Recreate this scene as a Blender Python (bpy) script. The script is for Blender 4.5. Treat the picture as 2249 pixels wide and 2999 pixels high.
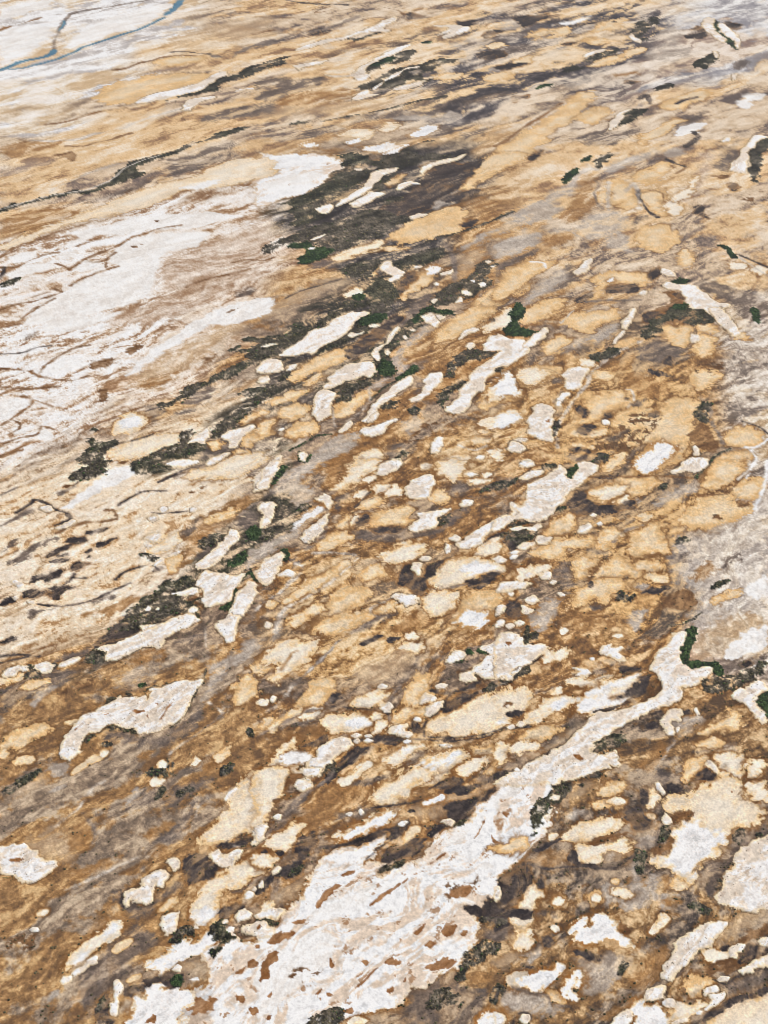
import bpy, math, random
import numpy as np
from mathutils import Vector

for _o in list(bpy.data.objects):
    bpy.data.objects.remove(_o, do_unlink=True)
SC = bpy.context.scene
COL = SC.collection

# ------------------------------------------------------------------ camera
CAM_H, PITCH, VFOV = 500.0, 35.0, 40.0
cam_data = bpy.data.cameras.new('camera')
cam_data.sensor_fit = 'VERTICAL'
cam_data.angle_y = math.radians(VFOV)
cam_data.sensor_fit = 'VERTICAL'
cam_data.clip_start = 1.0
cam_data.clip_end = 120000.0
cam = bpy.data.objects.new('camera', cam_data)
COL.objects.link(cam)
cam.location = (0, 0, CAM_H)
cam.rotation_euler = (math.radians(90 - PITCH), 0, 0)
SC.camera = cam

# ------------------------------------------------------------------ sky and sun
SUN_EL, SUN_AZ = math.radians(50), math.radians(62)      # azimuth clockwise from +Y
world = bpy.data.worlds.new('World')
SC.world = world
world.use_nodes = True
wn = world.node_tree.nodes
sky = wn.new('ShaderNodeTexSky')
sky.sky_type = 'NISHITA'
sky.sun_disc = False
sky.sun_elevation = SUN_EL
sky.sun_rotation = SUN_AZ
wn['Background'].inputs['Strength'].default_value = 0.10
world.node_tree.links.new(sky.outputs[0], wn['Background'].inputs['Color'])
sun_data = bpy.data.lights.new('sun', 'SUN')
sun_data.energy = 3.6
sun_data.angle = math.radians(0.53)
sun_data.color = (1.0, 0.90, 0.735)
sun = bpy.data.objects.new('sun', sun_data)
COL.objects.link(sun)
sdir = Vector((math.sin(SUN_AZ) * math.cos(SUN_EL), math.cos(SUN_AZ) * math.cos(SUN_EL), math.sin(SUN_EL)))
sun.rotation_euler = sdir.to_track_quat('Z', 'Y').to_euler()
sun.location = (0, 0, 900)
SC.view_settings.view_transform = 'Standard'
SC.view_settings.look = 'None'
SC.view_settings.gamma = 1.0
SC.view_settings.use_curve_mapping = False
SC.view_settings.exposure = 0.0
SC.cycles.filter_width = 1.0
SC.render.resolution_x, SC.render.resolution_y = 768, 1024
ALBEDO = 0.92

TRACE = """
T 0 0
Lu9 0,425 60,400 130,372 200,358 270,345 310,325 325,305
Lu5 60,420 150,410 250,385 340,360 400,335 460,310 500,285 560,268 640,240 720,215 800,190 870,165 940,135 1000,105
Ld7 325,300 330,250 360,190 380,130 440,80 540,60 700,35 900,0
u 375,125 388,130 382,160 368,188 358,180 362,150
u 1075,0 1115,0 1090,40 1050,80 1010,98 1020,75 1050,45
W 0,200 120,160 300,150 330,190 250,260 180,330 60,370 0,400
W 390,280 480,200 600,130 800,70 1000,20 1040,40 960,110 800,170 600,230 450,290
W 0,50 150,10 340,0 280,50 150,80 60,110 0,120
Lb8 0,185 60,160 130,150 240,105
t 590,570 700,500 850,465 1000,450 1180,448 1260,460 1200,500 1050,530 900,580 800,620 700,632 600,610
h 1000,240 1200,170 1400,130 1659,90 1659,200 1550,260 1350,290 1250,320 1050,290
Lb6 690,425 770,415 850,380 920,370 980,350 1080,338 1190,340
Lk6 1040,315 1100,310 1180,322 1270,328
t 920,380 980,355 1080,345 1200,345 1210,365 1100,385 980,390
d 1110,435 1180,425 1290,425 1270,448 1180,450
s 820,625 900,580 980,560 1100,540 1210,505 1270,470 1330,445 1390,440 1380,460 1320,480 1280,515 1220,550 1110,575 1000,600 900,625
v 990,612 1100,580 1220,555 1290,515 1330,480 1400,460 1480,440 1530,405 1600,390 1659,375 1659,395 1590,420 1540,450 1470,475 1400,485 1330,510 1300,520 1340,545 1290,558 1220,560 1130,590 1050,605
s 1100,670 1110,640 1150,605 1230,590 1320,580 1310,600 1230,620 1180,640 1160,665
Ls5 1440,555 1480,540 1530,535
Ly8 150,850 300,860 480,848 560,815 650,798 740,785 800,755 880,725 1000,690 1100,660
v 740,1030 800,985 900,955 1010,935 1060,900 1130,880 1250,850 1330,805 1420,790 1480,770 1460,795 1400,815 1310,850 1200,870 1120,905 1030,940 940,960 830,1010 780,1037 735,1037
d 1000,960 1200,930 1300,890 1400,860 1450,880 1300,930 1180,960 1060,985
b 330,940 420,930 440,910 455,950 440,975 380,955
Lb8 280,755 400,740 520,700 640,670 770,655
Lb9 400,890 520,890 560,870 700,840 790,810
Lb6 1540,210 1600,190 1659,180
Ld9 1300,340 1400,350 1450,320 1540,280 1659,240
d 1450,640 1659,620 1659,680 1560,690 1400,720 1200,730 1300,680
o 0,900 120,860 280,860 420,850 330,900 200,930 60,960
T 750 0
Lk6 180,0 260,15 380,25 560,30
Lb5 780,45 870,65 905,90
Lb4 0,100 120,105 230,110
s 230,305 290,275 340,260 430,240 510,225 570,210 640,185 720,160 770,125 830,100 860,105 850,125 790,150 770,170 820,182 780,195 700,190 620,205 560,225 500,245 430,265 350,290 270,310
v 560,232 640,212 740,198 700,220 620,240
s 220,400 270,390 340,375 400,360 440,360 380,390 300,405 260,420 265,435 240,420
k 330,180 420,170 470,190 400,215 330,215
Ld9 0,290 100,260 200,220 330,190 480,160 620,100
b 330,75 380,65 430,62 390,85
v 0,400 60,380 130,360 190,350 150,380 70,410 0,425
s 1070,155 1140,150 1230,155 1310,165 1280,195 1200,220 1140,240 1130,225 1180,195 1090,220 1140,190 1190,165 1120,165
k 1220,140 1290,120 1340,130 1300,155 1240,160
k 940,80 1020,90 1060,100 980,110 920,115
v 660,450 665,420 700,385 760,360 820,345 900,305 950,310 960,330 900,365 850,375 800,385 760,400 730,430 700,455
g 690,400 740,370 800,350 840,365 780,385 720,400
s 400,460 480,465 560,460 610,430 650,400 700,370 760,340 850,290 930,260 940,270 860,320 780,355 710,385 670,415 660,445 700,460 670,490 620,490 590,465 480,472
v 610,520 650,505 720,480 780,440 860,420 900,420 800,480 740,520 700,540 640,535
v 740,530 800,480 870,440 950,410 1050,380 1150,360 1220,365 1150,395 1080,420 1000,440 960,460 1020,485 1040,495 950,500 880,520 820,545 750,545
Ls6 710,540 790,490 850,450 920,415 980,408
h 760,420 830,390 920,370 1000,340 1100,320 1050,360 950,395 850,420 780,450
s 830,545 870,525 960,510 1040,495 980,520 900,550 850,555
t 1100,455 1180,445 1260,450 1230,475 1170,485 1110,470
o 130,620 250,570 380,545 520,540 600,545 590,590 540,605 400,635 270,640 180,640
d 0,600 0,480 200,470 420,480 350,540 200,570 100,620
s 570,605 620,570 650,545 680,545 690,570 770,565 700,590 600,612
h 0,700 200,660 450,640 640,615 900,600 980,590 900,620 700,650 500,665 300,680 100,715
Lv7 400,735 500,715 620,700 720,680 830,655 900,640 980,615 1080,595 1150,585
v 200,750 240,735 320,730 310,745 240,758
d 520,710 700,690 900,660 1050,670 1100,690 1000,690 850,715 700,730 580,730
y 800,715 950,700 1080,710 1140,730 1090,735 950,730
d 230,840 330,790 450,760 560,740 500,780 380,830 290,850
w 960,820 1010,780 1080,765 1070,795 1010,820
w 670,905 750,880 850,870 930,865 880,900 830,925 730,928 690,920
w 540,865 600,848 630,850 600,872
c 500,820 580,800 640,790 720,790 710,815 640,850 560,850 510,845
c 720,790 800,750 900,755 880,790 780,805
w 260,880 330,865 400,875 360,890 290,892
v 480,950 560,940 650,935 700,960 640,980 620,1000 560,1010 540,975
d 700,950 850,935 1000,950 900,970 800,990 720,990
v 895,915 920,890 950,900 990,870 1080,850 1060,865 960,905 910,925
t 730,990 760,960 800,970 770,1000
k 1000,1010 1080,990 1160,985 1250,1000 1200,1037 1040,1037
k 1350,330 1420,310 1500,315 1510,335 1430,355 1360,360
k 1360,220 1400,190 1480,180 1490,195 1420,225 1380,235
k 1580,110 1659,90 1659,150 1590,130
d 1200,300 1300,250 1420,230 1550,190 1659,180 1659,215 1540,240 1400,270 1300,300
d 1500,290 1659,260 1659,320 1540,340 1420,390 1320,400
y 1130,290 1220,260 1340,235 1300,265 1220,290
y 1200,330 1300,300 1340,310 1290,335
y 1380,420 1460,400 1530,410 1500,435 1420,440
t 1410,280 1490,265 1510,280 1450,290
t 1400,470 1480,440 1530,445 1500,480 1440,490
g 1000,260 1030,252 1060,260 1030,268
y 1140,740 1150,700 1190,670 1230,690 1250,720 1200,760
d 1080,800 1130,760 1200,790 1120,830 1060,850
d 1240,820 1380,770 1420,780 1340,820 1260,840
k 1580,580 1659,570 1659,585 1600,600 1570,625
T 1449 0
y 20,150 80,120 180,110 150,150 80,180
k 170,150 210,110 330,75 290,115 220,155 180,165
t 210,210 300,185 420,160 470,165 440,195 340,215 260,240
W 420,140 490,110 580,95 540,125 460,145
t 600,180 650,135 730,120 790,130 760,160 690,175 630,195
Lk9 470,160 560,145 640,125 720,130
d 650,215 740,195 830,170 900,150 840,200 760,235 680,235
v 880,150 920,110 980,110 960,150 910,180 870,220 900,240 860,230 840,180
s 810,205 830,205 870,240 880,262 850,255 820,225
t 560,250 640,230 740,240 780,255 700,260 600,265
s 535,350 560,325 620,300 670,292 650,310 590,335 555,358
v 530,380 580,350 640,315 720,290 740,310 680,340 600,370 550,388
t 580,395 700,345 830,305 900,290 860,320 760,360 640,400
y 260,330 330,300 460,280 450,310 370,340 300,355
k 0,320 50,310 70,330 20,350
v 420,410 490,380 490,410 440,430
d 110,310 220,270 320,250 420,210 500,190 420,240 300,280 180,320
k 400,275 450,255 490,260 440,275
t 130,380 180,350 240,360 200,380
k 0,400 150,395 200,380 150,410 40,430
g 240,540 290,515 355,512 330,535 270,548
y 440,520 510,490 580,480 550,510 480,530
o 720,460 760,435 840,430 880,440 820,460 760,468
k 775,490 810,480 855,485 830,500 790,505
y 920,330 1000,270 1100,260 1200,300 1180,350 1080,370 980,390
y 1000,180 1120,150 1150,200 1090,260 1040,250
s 1260,120 1295,105 1340,110 1310,150 1340,185 1390,220 1410,250 1380,255 1310,210 1270,180
s 1350,140 1400,155 1440,190 1480,230 1495,280 1475,298 1460,260 1420,225 1380,195 1350,165
g 1310,120 1345,150 1370,190 1410,220 1450,250 1470,295 1440,280 1400,250 1370,210 1330,180 1310,150
k 1190,180 1250,160 1290,200 1250,240 1180,240
k 1390,140 1440,130 1500,155 1470,180 1420,175
v 1240,400 1290,360 1340,330 1330,370 1280,410
s 1330,315 1350,308 1365,350 1345,358
v 980,550 1000,510 1050,505 1060,530 1010,560
Lk7 880,600 930,570 940,630
t 1030,660 1100,600 1250,530 1290,560 1200,620 1100,670
Lk7 1100,630 1160,605 1230,590
W 1480,620 1530,590 1600,570 1620,580 1560,640 1500,660
s 680,790 700,740 740,700 790,670 830,660 790,690 770,730 740,760 700,790
v 725,775 750,740 790,700 830,660 890,655 870,690 820,740 770,765
t 0,1037 0,900 60,880 160,820 260,750 350,690 420,640 520,580 620,550 600,590 520,650 480,720 380,790 300,850 200,930 100,1010 60,1037
Lb8 0,890 60,860 150,790 280,710 400,630
d 440,780 490,730 520,690 560,650 640,625 560,680 510,740 530,790 470,800
t 530,740 560,690 640,650 720,650 690,700 600,750
d 520,830 640,800 800,790 900,770 820,840 700,890 560,880
t 890,830 1000,770 1120,710 1060,780 960,840 880,880
d 1060,780 1150,720 1280,660 1260,710 1160,760 1080,800
W 1080,820 1130,780 1210,745 1290,745 1230,790 1160,815 1110,830
Lk9 1160,890 1230,840 1210,800
s 1360,850 1390,830 1430,830 1420,850 1375,860
d 1380,1000 1400,900 1450,830 1530,790 1560,800 1500,890 1450,960 1420,1037 1340,1037
s 1440,1037 1470,980 1500,930 1540,870 1570,830 1610,820 1659,830 1620,850 1580,870 1560,910 1530,950 1550,1000 1520,1037
v 1535,950 1560,900 1600,860 1640,840 1659,850 1659,900 1600,930 1590,960 1630,970 1600,1010 1580,1037 1540,1037
y 650,1030 730,980 830,950 960,910 980,930 880,970 780,1000 700,1037
y 1060,900 1110,890 1140,930 1100,950 1060,930
k 190,960 230,930 300,900 260,940 210,970
s 1440,450 1460,440 1465,480 1445,490
d 1440,370 1520,360 1530,400 1470,420
T 0 450
v 0,345 60,315 200,290 320,250 420,235 480,220 560,215 640,180 690,145 740,95 800,65 860,45 920,25 980,15 940,35 870,60 830,90 860,130 780,150 720,185 640,205 560,235 460,240 350,260 240,290 100,320 0,360
Lr4 0,338 300,258 500,224 620,186 690,150 760,90 850,50 980,10
Ly5 300,240 330,210 440,160 560,110 700,70 800,40
d 480,290 600,270 700,240 850,190 930,150 920,175 820,220 700,265 600,290 520,310
d 1000,50 1150,40 1300,10 1420,0 1300,60 1150,110 1040,150 1060,90
o 0,400 150,350 350,330 500,340 400,390 200,450 0,520
c 0,560 150,500 300,440 500,360 700,290 900,210 1050,160 1200,140 1300,90 1450,40 1659,20 1659,130 1500,160 1300,200 1100,220 1000,270 800,340 600,390 400,430 250,490 100,560 0,590
W 750,540 900,490 1060,470 1240,480 1290,490 1220,540 1100,585 1010,600 970,640 940,740 960,780 900,860 760,920 600,960 400,1037 150,1037 200,960 300,890 420,810 560,740 700,680 640,660 700,600
W 560,550 620,535 645,548 600,562 540,560
W 680,545 740,530 740,548 700,560
W 440,700 500,655 580,665 630,680 560,700 470,720
W 510,740 560,710 630,690 640,705 580,735 530,752
W 400,540 480,510 560,490 520,530 440,560
W 60,640 120,600 230,590 200,640 100,665
W 30,740 150,680 320,660 260,710 120,750 50,760
W 330,620 420,590 470,600 400,635
W 410,480 600,450 800,400 1000,370 1280,360 1500,370 1320,420 1180,450 960,455 760,490 600,490 480,505
W 1090,210 1200,190 1230,165 1310,150 1350,160 1200,215
W 1600,180 1659,170 1659,210 1620,205
Lb9 420,700 500,650 580,610 640,590 720,560 800,510 880,485
Lb6 880,485 960,455 1100,430
Lb9 0,690 100,690 180,650 280,610 350,600
Lb8 430,800 500,760 600,720 710,685
Lb7 130,550 250,515 330,480 430,455 540,420
Lb5 530,655 570,662 630,650 700,600
Lb5 640,650 640,690
Lb6 340,665 400,690 430,710
Lb6 460,560 520,540 600,520
Lb9 0,630 40,600 80,570
Lk9 0,760 30,690
v 0,790 40,785 120,762 80,790 20,815
b 800,565 840,558 845,570 815,573
b 845,548 878,543 870,552
b 940,405 965,402 960,412
Lb8 0,950 120,910 200,900 300,870 380,840 330,820
Lb7 200,960 260,920 330,880
Lb7 130,1000 200,950 230,930
Lb6 200,870 260,850 300,840
p 940,780 970,640 1040,600 1150,590 1300,530 1500,440 1659,380 1659,700 1500,800 1300,900 1100,1000 900,1037 600,1037 800,950 1000,860
Lb7 1420,660 1500,640 1600,650 1659,630
Lb7 1130,810 1250,760 1400,730 1520,700
d 1430,860 1500,810 1540,840 1480,860
W 1180,1037 1300,970 1400,910 1550,880 1659,860 1659,960 1500,1010 1400,1037
v 1600,600 1640,555 1659,550 1659,600
b 1370,970 1400,945 1445,935 1420,955
T 750 450
x 0,0 300,0 480,20 540,60 520,90 440,110 440,150 380,190 300,240 150,280 50,310 0,330
W 40,195 100,170 200,140 330,110 410,120 330,170 250,200 160,215 70,210
z 190,183 208,181 206,190 192,190
v 120,310 180,300 280,250 350,225 370,200 430,175 470,170 450,140 510,120 560,110 600,80 690,85 680,120 620,190 540,230 470,270 400,310 370,350 400,370 330,400 260,440 200,450 210,430 260,400 250,370 200,350 240,320 180,320
t 510,170 560,155 620,160 590,180 530,182
s 600,95 630,88 655,92 620,105
v 530,70 600,30 660,20 720,40 760,20 830,10 880,0 1040,0 1180,10 1120,30 980,60 900,70 850,90 760,110 720,70 650,60 590,70
t 720,50 740,30 800,20 770,50 740,65
s 690,150 700,110 790,90 860,85 850,105 760,140 720,180 680,230 600,270 540,300 480,330 500,290 600,240 660,200
k 1040,110 1080,70 1150,60 1250,70 1350,40 1400,30 1340,90 1290,140 1250,190 1180,220 1100,260 1050,320 1000,360 950,380 880,400 800,380 760,340 800,310 870,280 960,240 1000,200 1010,150
d 830,350 900,290 1000,250 1100,200 1180,160 1120,220 1040,290 960,350 880,380
v 710,200 740,165 800,140 860,120 830,150 780,180 780,210 740,240 700,235
t 765,185 830,155 900,125 910,145 860,180 790,200
s 850,215 870,185 930,165 1000,180 940,190 900,215 870,225
s 1000,110 1010,80 1080,50 1200,20 1290,0 1180,50 1090,70 1040,100 1010,140
v 780,300 830,270 880,265 870,280 800,305
s 560,300 640,270 700,230 780,240 740,270 660,310 600,330
s 360,340 440,310 470,320 440,360 400,370
v 45,605 80,560 150,520 240,500 290,470 350,450 430,430 520,400 600,370 660,340 760,340 830,370 900,390 960,390 880,430 800,470 740,510 700,510 640,540 560,570 500,580 470,600 420,570 330,560 300,545 200,545 130,580
Ld9 400,520 500,480 600,450 700,440 800,430
g 200,570 220,550 300,545 360,570 450,575 470,595 430,620 360,650 300,668 255,660 260,625 310,605 300,585 240,575
s 330,570 360,568 350,580 310,580
s 320,530 380,505 430,490 400,510 350,530
c 470,640 560,590 650,560 740,530 780,535 730,570 640,605 560,640 500,670
d 290,710 350,670 430,640 490,650 480,680 400,700 330,705
t 790,520 870,460 980,400 1100,360 1250,335 1310,345 1260,410 1200,470 1100,505 980,530 880,540 850,520
o 1130,340 1250,290 1380,260 1440,290 1400,340 1300,400 1260,400 1310,350 1250,330
k 1240,425 1290,400 1340,400 1310,430 1260,438
s 925,385 980,365 1045,368 1010,380 950,400
t 800,570 850,560 920,565 880,580 830,580
Lv9 1100,510 1200,490 1290,460 1380,430 1450,400 1560,355
t 1250,220 1280,160 1340,100 1380,50 1420,0 1600,0 1560,60 1500,100 1420,140 1350,180 1300,220
d 1350,180 1450,130 1560,80 1540,110 1480,150 1400,190 1330,230
k 1110,280 1200,240 1340,210 1360,230 1290,260 1180,290
y 1040,330 1100,290 1180,240 1240,200 1220,250 1160,300 1100,330
v 840,660 900,640 970,600 1060,580 1130,570 1140,620 1080,650 1000,670 930,690 870,710 840,690
v 500,710 560,680 640,660 740,640 780,650 730,690 680,740 600,750 540,740
t 670,720 700,690 735,690 710,725 680,735
s 770,660 820,650 840,700 910,720 880,750 840,780 810,790 800,760 830,750 780,720 750,700
k 830,830 880,780 930,720 960,720 980,760 920,800 880,860 850,900 820,880
v 640,820 700,790 760,750 800,780 830,800 870,850 860,900 800,930 750,940 720,960 680,920 700,880 670,850
t 880,880 920,830 980,760 1000,720 1080,740 1080,760 1000,800 940,840 900,880
w 1030,710 1080,685 1130,690 1090,720 1040,730
s 950,690 1000,680 1010,692 970,700
d 860,1037 900,960 960,900 1020,850 1080,790 1100,760 1080,860 1000,960 960,1037
s 1080,790 1100,780 1115,790 1095,800
s 1220,890 1240,870 1255,880 1240,900 1205,905
s 1250,840 1270,825 1310,845 1300,865 1265,855
s 1060,900 1080,880 1100,885 1080,915
s 1110,730 1150,720 1190,700 1180,730 1130,745
v 1270,760 1340,700 1390,650 1470,670 1460,700 1400,740 1420,790 1350,830 1290,880 1250,860 1200,900 1100,930 1060,920 1100,850 1180,800
s 1390,660 1410,650 1430,660 1415,672
s 1420,690 1460,680 1440,695
s 1300,770 1330,768 1320,780
s 1345,790 1380,780 1390,795 1360,810
h 1220,740 1260,680 1300,600 1380,570 1370,620 1320,680 1270,740 1230,770
Ld9 1150,550 1190,620 1200,700 1210,780
Ld9 1180,560 1205,640 1210,720
t 1170,1037 1250,980 1340,890 1430,820 1510,740 1600,670 1659,640 1659,800 1600,850 1550,850 1480,900 1400,970 1330,1037
d 1460,900 1490,860 1540,840 1550,880 1500,930 1450,930
g 620,880 585,875 610,850 650,848 665,860 640,880
v 540,900 600,890 680,920 640,930 580,950 520,970 460,990 430,1010 400,1037 380,1030 440,980 500,950 560,920
s 1000,1000 1040,970 1100,980 1150,990 1110,1020 1040,1020
g 950,1020 1010,960 1060,930 1050,960 1150,960 1190,980 1130,985 1040,970 1000,1000 980,1037
g 630,1020 660,990 720,970 790,980 780,1010 700,1037 640,1037
y 1440,600 1480,540 1560,480 1659,430 1659,560 1560,620 1470,640
y 1250,580 1330,510 1450,450 1560,390 1659,330 1659,430 1520,480 1400,510 1290,570
Lk5 180,880 260,840 380,800 520,760
c 550,850 600,810 650,820 620,850 570,870
h 500,740 560,760 640,745 560,790 420,830 300,880 200,940 60,1000 0,1020 0,960 150,900 300,830 420,770
T 1449 450
o 380,415 400,370 460,300 490,230 480,200 520,150 560,120 610,125 630,180 600,240 620,290 580,340 520,380 460,425
t 680,180 740,150 800,170 830,230 860,290 890,320 850,350 800,340 780,290 720,300 690,260
t 615,250 650,225 675,240 660,290 630,285
Ld5 610,160 630,190 600,240 620,300 660,340
Lk9 870,220 870,250 900,300 930,350 990,385
t 880,240 920,220 1000,225 1040,260 1030,310 1040,360 1010,370 960,330 920,290 900,270
Lb4 900,235 960,220 1020,240 1035,300
c 1060,300 1100,290 1115,340 1090,370 1050,350
t 850,150 930,100 1030,60 1080,60 1040,120 1000,160 940,190 880,190
c 1080,260 1130,240 1180,190 1230,130 1220,190 1170,250 1110,290
Lb5 1050,100 1080,70 1150,60 1160,90 1100,120
Lk6 1040,30 1100,60 1160,80
p 1180,200 1240,130 1260,0 1320,0 1310,100 1250,200 1180,300 1120,310
d 1340,80 1380,30 1450,0 1430,40 1390,90 1340,95
s 1420,100 1440,60 1480,20 1500,0 1540,0 1530,60 1540,130 1480,120
v 1540,100 1535,0 1620,0 1600,60 1600,130 1580,170 1550,140
k 1420,190 1460,175 1490,195 1460,220 1425,215
b 1300,140 1380,130 1440,140 1400,160
B 1450,230 1659,220 1659,300 1560,310 1480,280
k 1200,330 1250,320 1260,360 1300,395 1250,380 1210,360
t 880,520 900,450 960,440 1060,440 1100,480 1080,540 1040,590 960,590 900,560
y 480,450 560,400 640,350 740,350 800,380 800,440 740,480 650,510 560,520
y 0,400 120,350 240,290 350,280 400,330 350,400 250,430 120,440
y 0,560 150,490 280,480 260,550 150,590 30,640
Ly9 690,170 690,260 690,340
Ly9 460,200 500,130 570,90 640,95 760,60 860,20
y 670,530 760,490 830,500 800,560 850,600 780,590 700,560
y 440,180 500,140 490,200 460,240 330,310 250,330 320,270
Ly9 800,230 850,170 880,280 880,340
y 330,490 400,455 450,450 520,500 540,520 440,480
d 820,430 860,390 920,370 940,390 880,420 840,460
g 410,180 440,130 500,90 515,90 480,130 440,170
g 525,50 560,25 590,15 560,45
v 600,75 640,20 710,0 680,40 620,80
o 330,500 420,460 520,480 430,540 350,560 250,620 180,650 100,700 160,640
t 0,800 60,760 140,700 220,650 340,650 320,690 250,740 180,790 80,860 0,900
Lw6 220,655 300,660 310,690
d 0,940 30,880 70,840 100,870 70,940 20,970
d 0,680 80,650 200,600 300,550 260,590 150,650 60,710 0,760
y 165,910 210,860 290,770 370,720 420,690 440,720 380,790 300,850 230,910 170,930
d 400,740 440,650 480,690 470,740 520,750 440,800 370,830 300,860
s 465,720 510,700 540,650 590,625 605,640 570,680 560,720 510,735
Lv6 105,360 60,380 0,405
t 600,760 700,725 820,720 920,735 950,770 900,790 800,795 700,800 640,860 580,890 560,880 620,830 640,790
w 690,770 710,758 740,775 700,780
k 670,820 760,800 860,790 880,830 800,850 700,850
k 480,880 540,850 600,835 590,860 540,900 490,900
Ld9 560,900 680,890 800,895 880,890
s 1000,720 1020,690 1070,710 1090,735 1050,745
k 930,740 970,690 1000,680 990,740 960,770
g 1080,780 1110,755 1170,765 1150,795 1110,790
s 1010,800 1060,775 1110,800 1180,795 1230,820 1290,860 1350,900 1430,915 1400,940 1420,980 1445,1037 1370,1037 1330,990 1270,940 1190,940 1160,880 1120,830 1060,830
b 900,980 980,940 1080,900 1010,840 1070,835 1140,850 1150,890 1190,940 1270,950 1320,1000 1340,1037 900,1037
k 1060,850 1130,840 1150,880 1100,870
k 900,990 950,960 1010,960 980,1010 920,1020
g 1090,940 1120,910 1170,920 1150,950
t 1090,1037 1110,1000 1140,1010 1130,1037
s 775,1037 800,990 820,945 860,935 860,960 830,1000 820,1037
s 880,860 900,830 930,840 910,865
g 1350,550 1420,560 1440,600 1470,640 1430,625 1410,580
Lk5 1470,610 1560,650 1659,690
Ly6 1480,630 1560,680 1659,740
t 1110,610 1160,580 1200,610 1190,680 1130,690
d 1150,800 1300,770 1500,820 1659,880 1659,1037 1500,1000 1420,880 1250,830
c 1570,700 1620,690 1659,710 1659,735 1600,725
c 1430,670 1500,670 1510,700 1450,695
g 1560,930 1590,950 1610,1037 1570,1000
g 100,970 150,900 170,920 180,960 150,1010 110,1000
t 150,1000 250,920 360,880 420,900 380,960 280,1000 200,1037
Lr4 400,1030 430,1000 480,950
y 1590,850 1640,840 1659,880 1620,890
T 0 900
W 0,560 100,545 190,560 180,590 120,620 60,670 0,690
W 70,740 150,720 230,720 180,760 100,780
W 230,770 290,745 320,770 290,810 230,800
Lk7 0,285 60,285 150,275 220,245 310,232
Lb9 0,720 50,690 120,640 190,590 200,560 130,540
Lb5 200,560 260,580 320,600
Lb8 20,830 130,790 220,780 250,740 250,720 330,740
Lb6 60,770 110,740 130,710 70,680
Lb9 0,900 80,880 130,870
Lb8 240,400 270,360 350,300 440,250 540,230
Lb9 180,390 240,420 340,440 450,445 530,420
Lb8 0,490 80,490 160,500 260,490 360,480
Lb8 0,370 130,380 200,390
W 250,380 330,330 440,310 520,310 500,360 400,390 300,400
b 540,330 640,300 700,310 640,370 560,380
b 760,260 850,220 880,250 800,290
b 600,500 650,500 660,560 610,580
d 150,160 210,150 200,175 150,200
W 240,120 420,80 640,40 760,30 600,90 420,140 300,170
W 760,420 830,330 950,240 1080,150 1200,70 1330,0 1430,0 1350,60 1250,120 1120,210 980,290 880,350 830,390
h 820,420 900,350 1050,260 1150,200 1300,130 1450,70 1500,100 1400,170 1300,240 1200,330 1100,420 1000,490 880,520 820,480
o 820,460 900,440 1060,400 1100,380 1080,420 980,480 880,500
b 1220,330 1280,290 1330,280 1300,320 1250,350
c 700,770 720,700 780,640 860,650 890,690 840,740 780,770
w 740,700 770,670 820,650 860,680 840,710 800,730 760,720
d 850,650 900,600 980,600 1010,630 960,680 900,690
d 1060,640 1120,625 1190,630 1140,645 1080,655
v 470,920 540,870 590,840 520,810 560,800 640,820 710,810 700,840 640,870 620,940 660,950 600,960 650,1000 580,1037 420,1030 480,1000 540,960 490,950
Lk6 650,850 750,820 840,800 930,770
c 640,890 720,850 850,800 980,770 1090,780 1100,820 1040,850 940,870 830,910 700,930
v 800,990 830,930 900,910 960,870 1010,850 1090,840 1110,800 1100,770 1170,740 1190,755 1130,790 1160,830 1220,820 1240,850 1190,880 1130,910 1070,910 960,930 900,960 850,1010
v 1120,510 1160,470 1270,455 1280,420 1340,400 1400,370 1460,340 1520,320 1500,300 1530,280 1520,250 1560,230 1659,190 1659,300 1600,340 1480,370 1400,420 1310,450 1230,480 1150,540 1050,590 980,620 960,600 1060,570
d 1120,540 1160,490 1270,470 1320,490 1270,560 1200,590 1100,580
v 1450,200 1490,180 1560,190 1659,180 1659,200 1560,215 1480,210
v 1390,265 1430,240 1460,235 1450,260 1659,240 1530,275 1420,272
v 1450,530 1520,490 1580,490 1659,500 1659,540 1600,560 1560,600 1480,650 1440,690 1400,740 1350,770 1330,800 1290,780 1310,740 1360,700 1380,670 1440,650 1480,600 1500,560 1590,550 1540,540
d 1250,800 1330,790 1440,820 1460,860 1350,900 1290,920 1200,930 1200,880 1260,850
d 1480,780 1560,700 1659,640 1659,690 1560,770 1500,830 1640,800 1659,840 1500,880 1420,910
t 1470,690 1530,640 1600,610 1620,640 1560,670 1490,700
t 1470,830 1540,750 1600,710 1659,690 1659,760 1580,800 1500,850
s 1130,830 1170,780 1250,740 1290,720 1270,760 1280,790 1250,800 1240,840 1180,820
s 1350,780 1390,750 1460,730 1540,715 1550,730 1480,780 1450,830 1440,850 1380,860 1400,820 1360,800
t 1280,830 1320,805 1350,830 1320,855
s 990,960 1060,930 1180,930 1200,945 1130,970 1050,975
s 1240,950 1270,920 1350,890 1400,880 1380,905 1310,940 1260,965
d 1000,1037 1100,1000 1150,990 1230,950 1280,970 1180,990 1080,1037
c 1120,1037 1150,1000 1280,970 1400,920 1550,890 1610,900 1580,950 1480,1000 1400,1037
b 725,940 745,930 768,945 740,952
t 1420,890 1460,865 1510,880 1470,895
b 90,975 110,955 130,945 125,965
v 550,745 570,733 590,745 570,755
T 750 900
v 0,230 100,200 180,160 240,110 270,90 285,130 340,130 420,110 440,120 340,160 280,190 220,240 180,290 120,310 50,330 0,340
v 380,100 420,60 480,20 560,0 560,15 500,50 450,90 400,110
v 360,280 380,250 480,210 560,140 640,90 640,40 690,10 780,0 820,10 780,60 720,100 660,150 560,200 480,240 400,280
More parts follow.
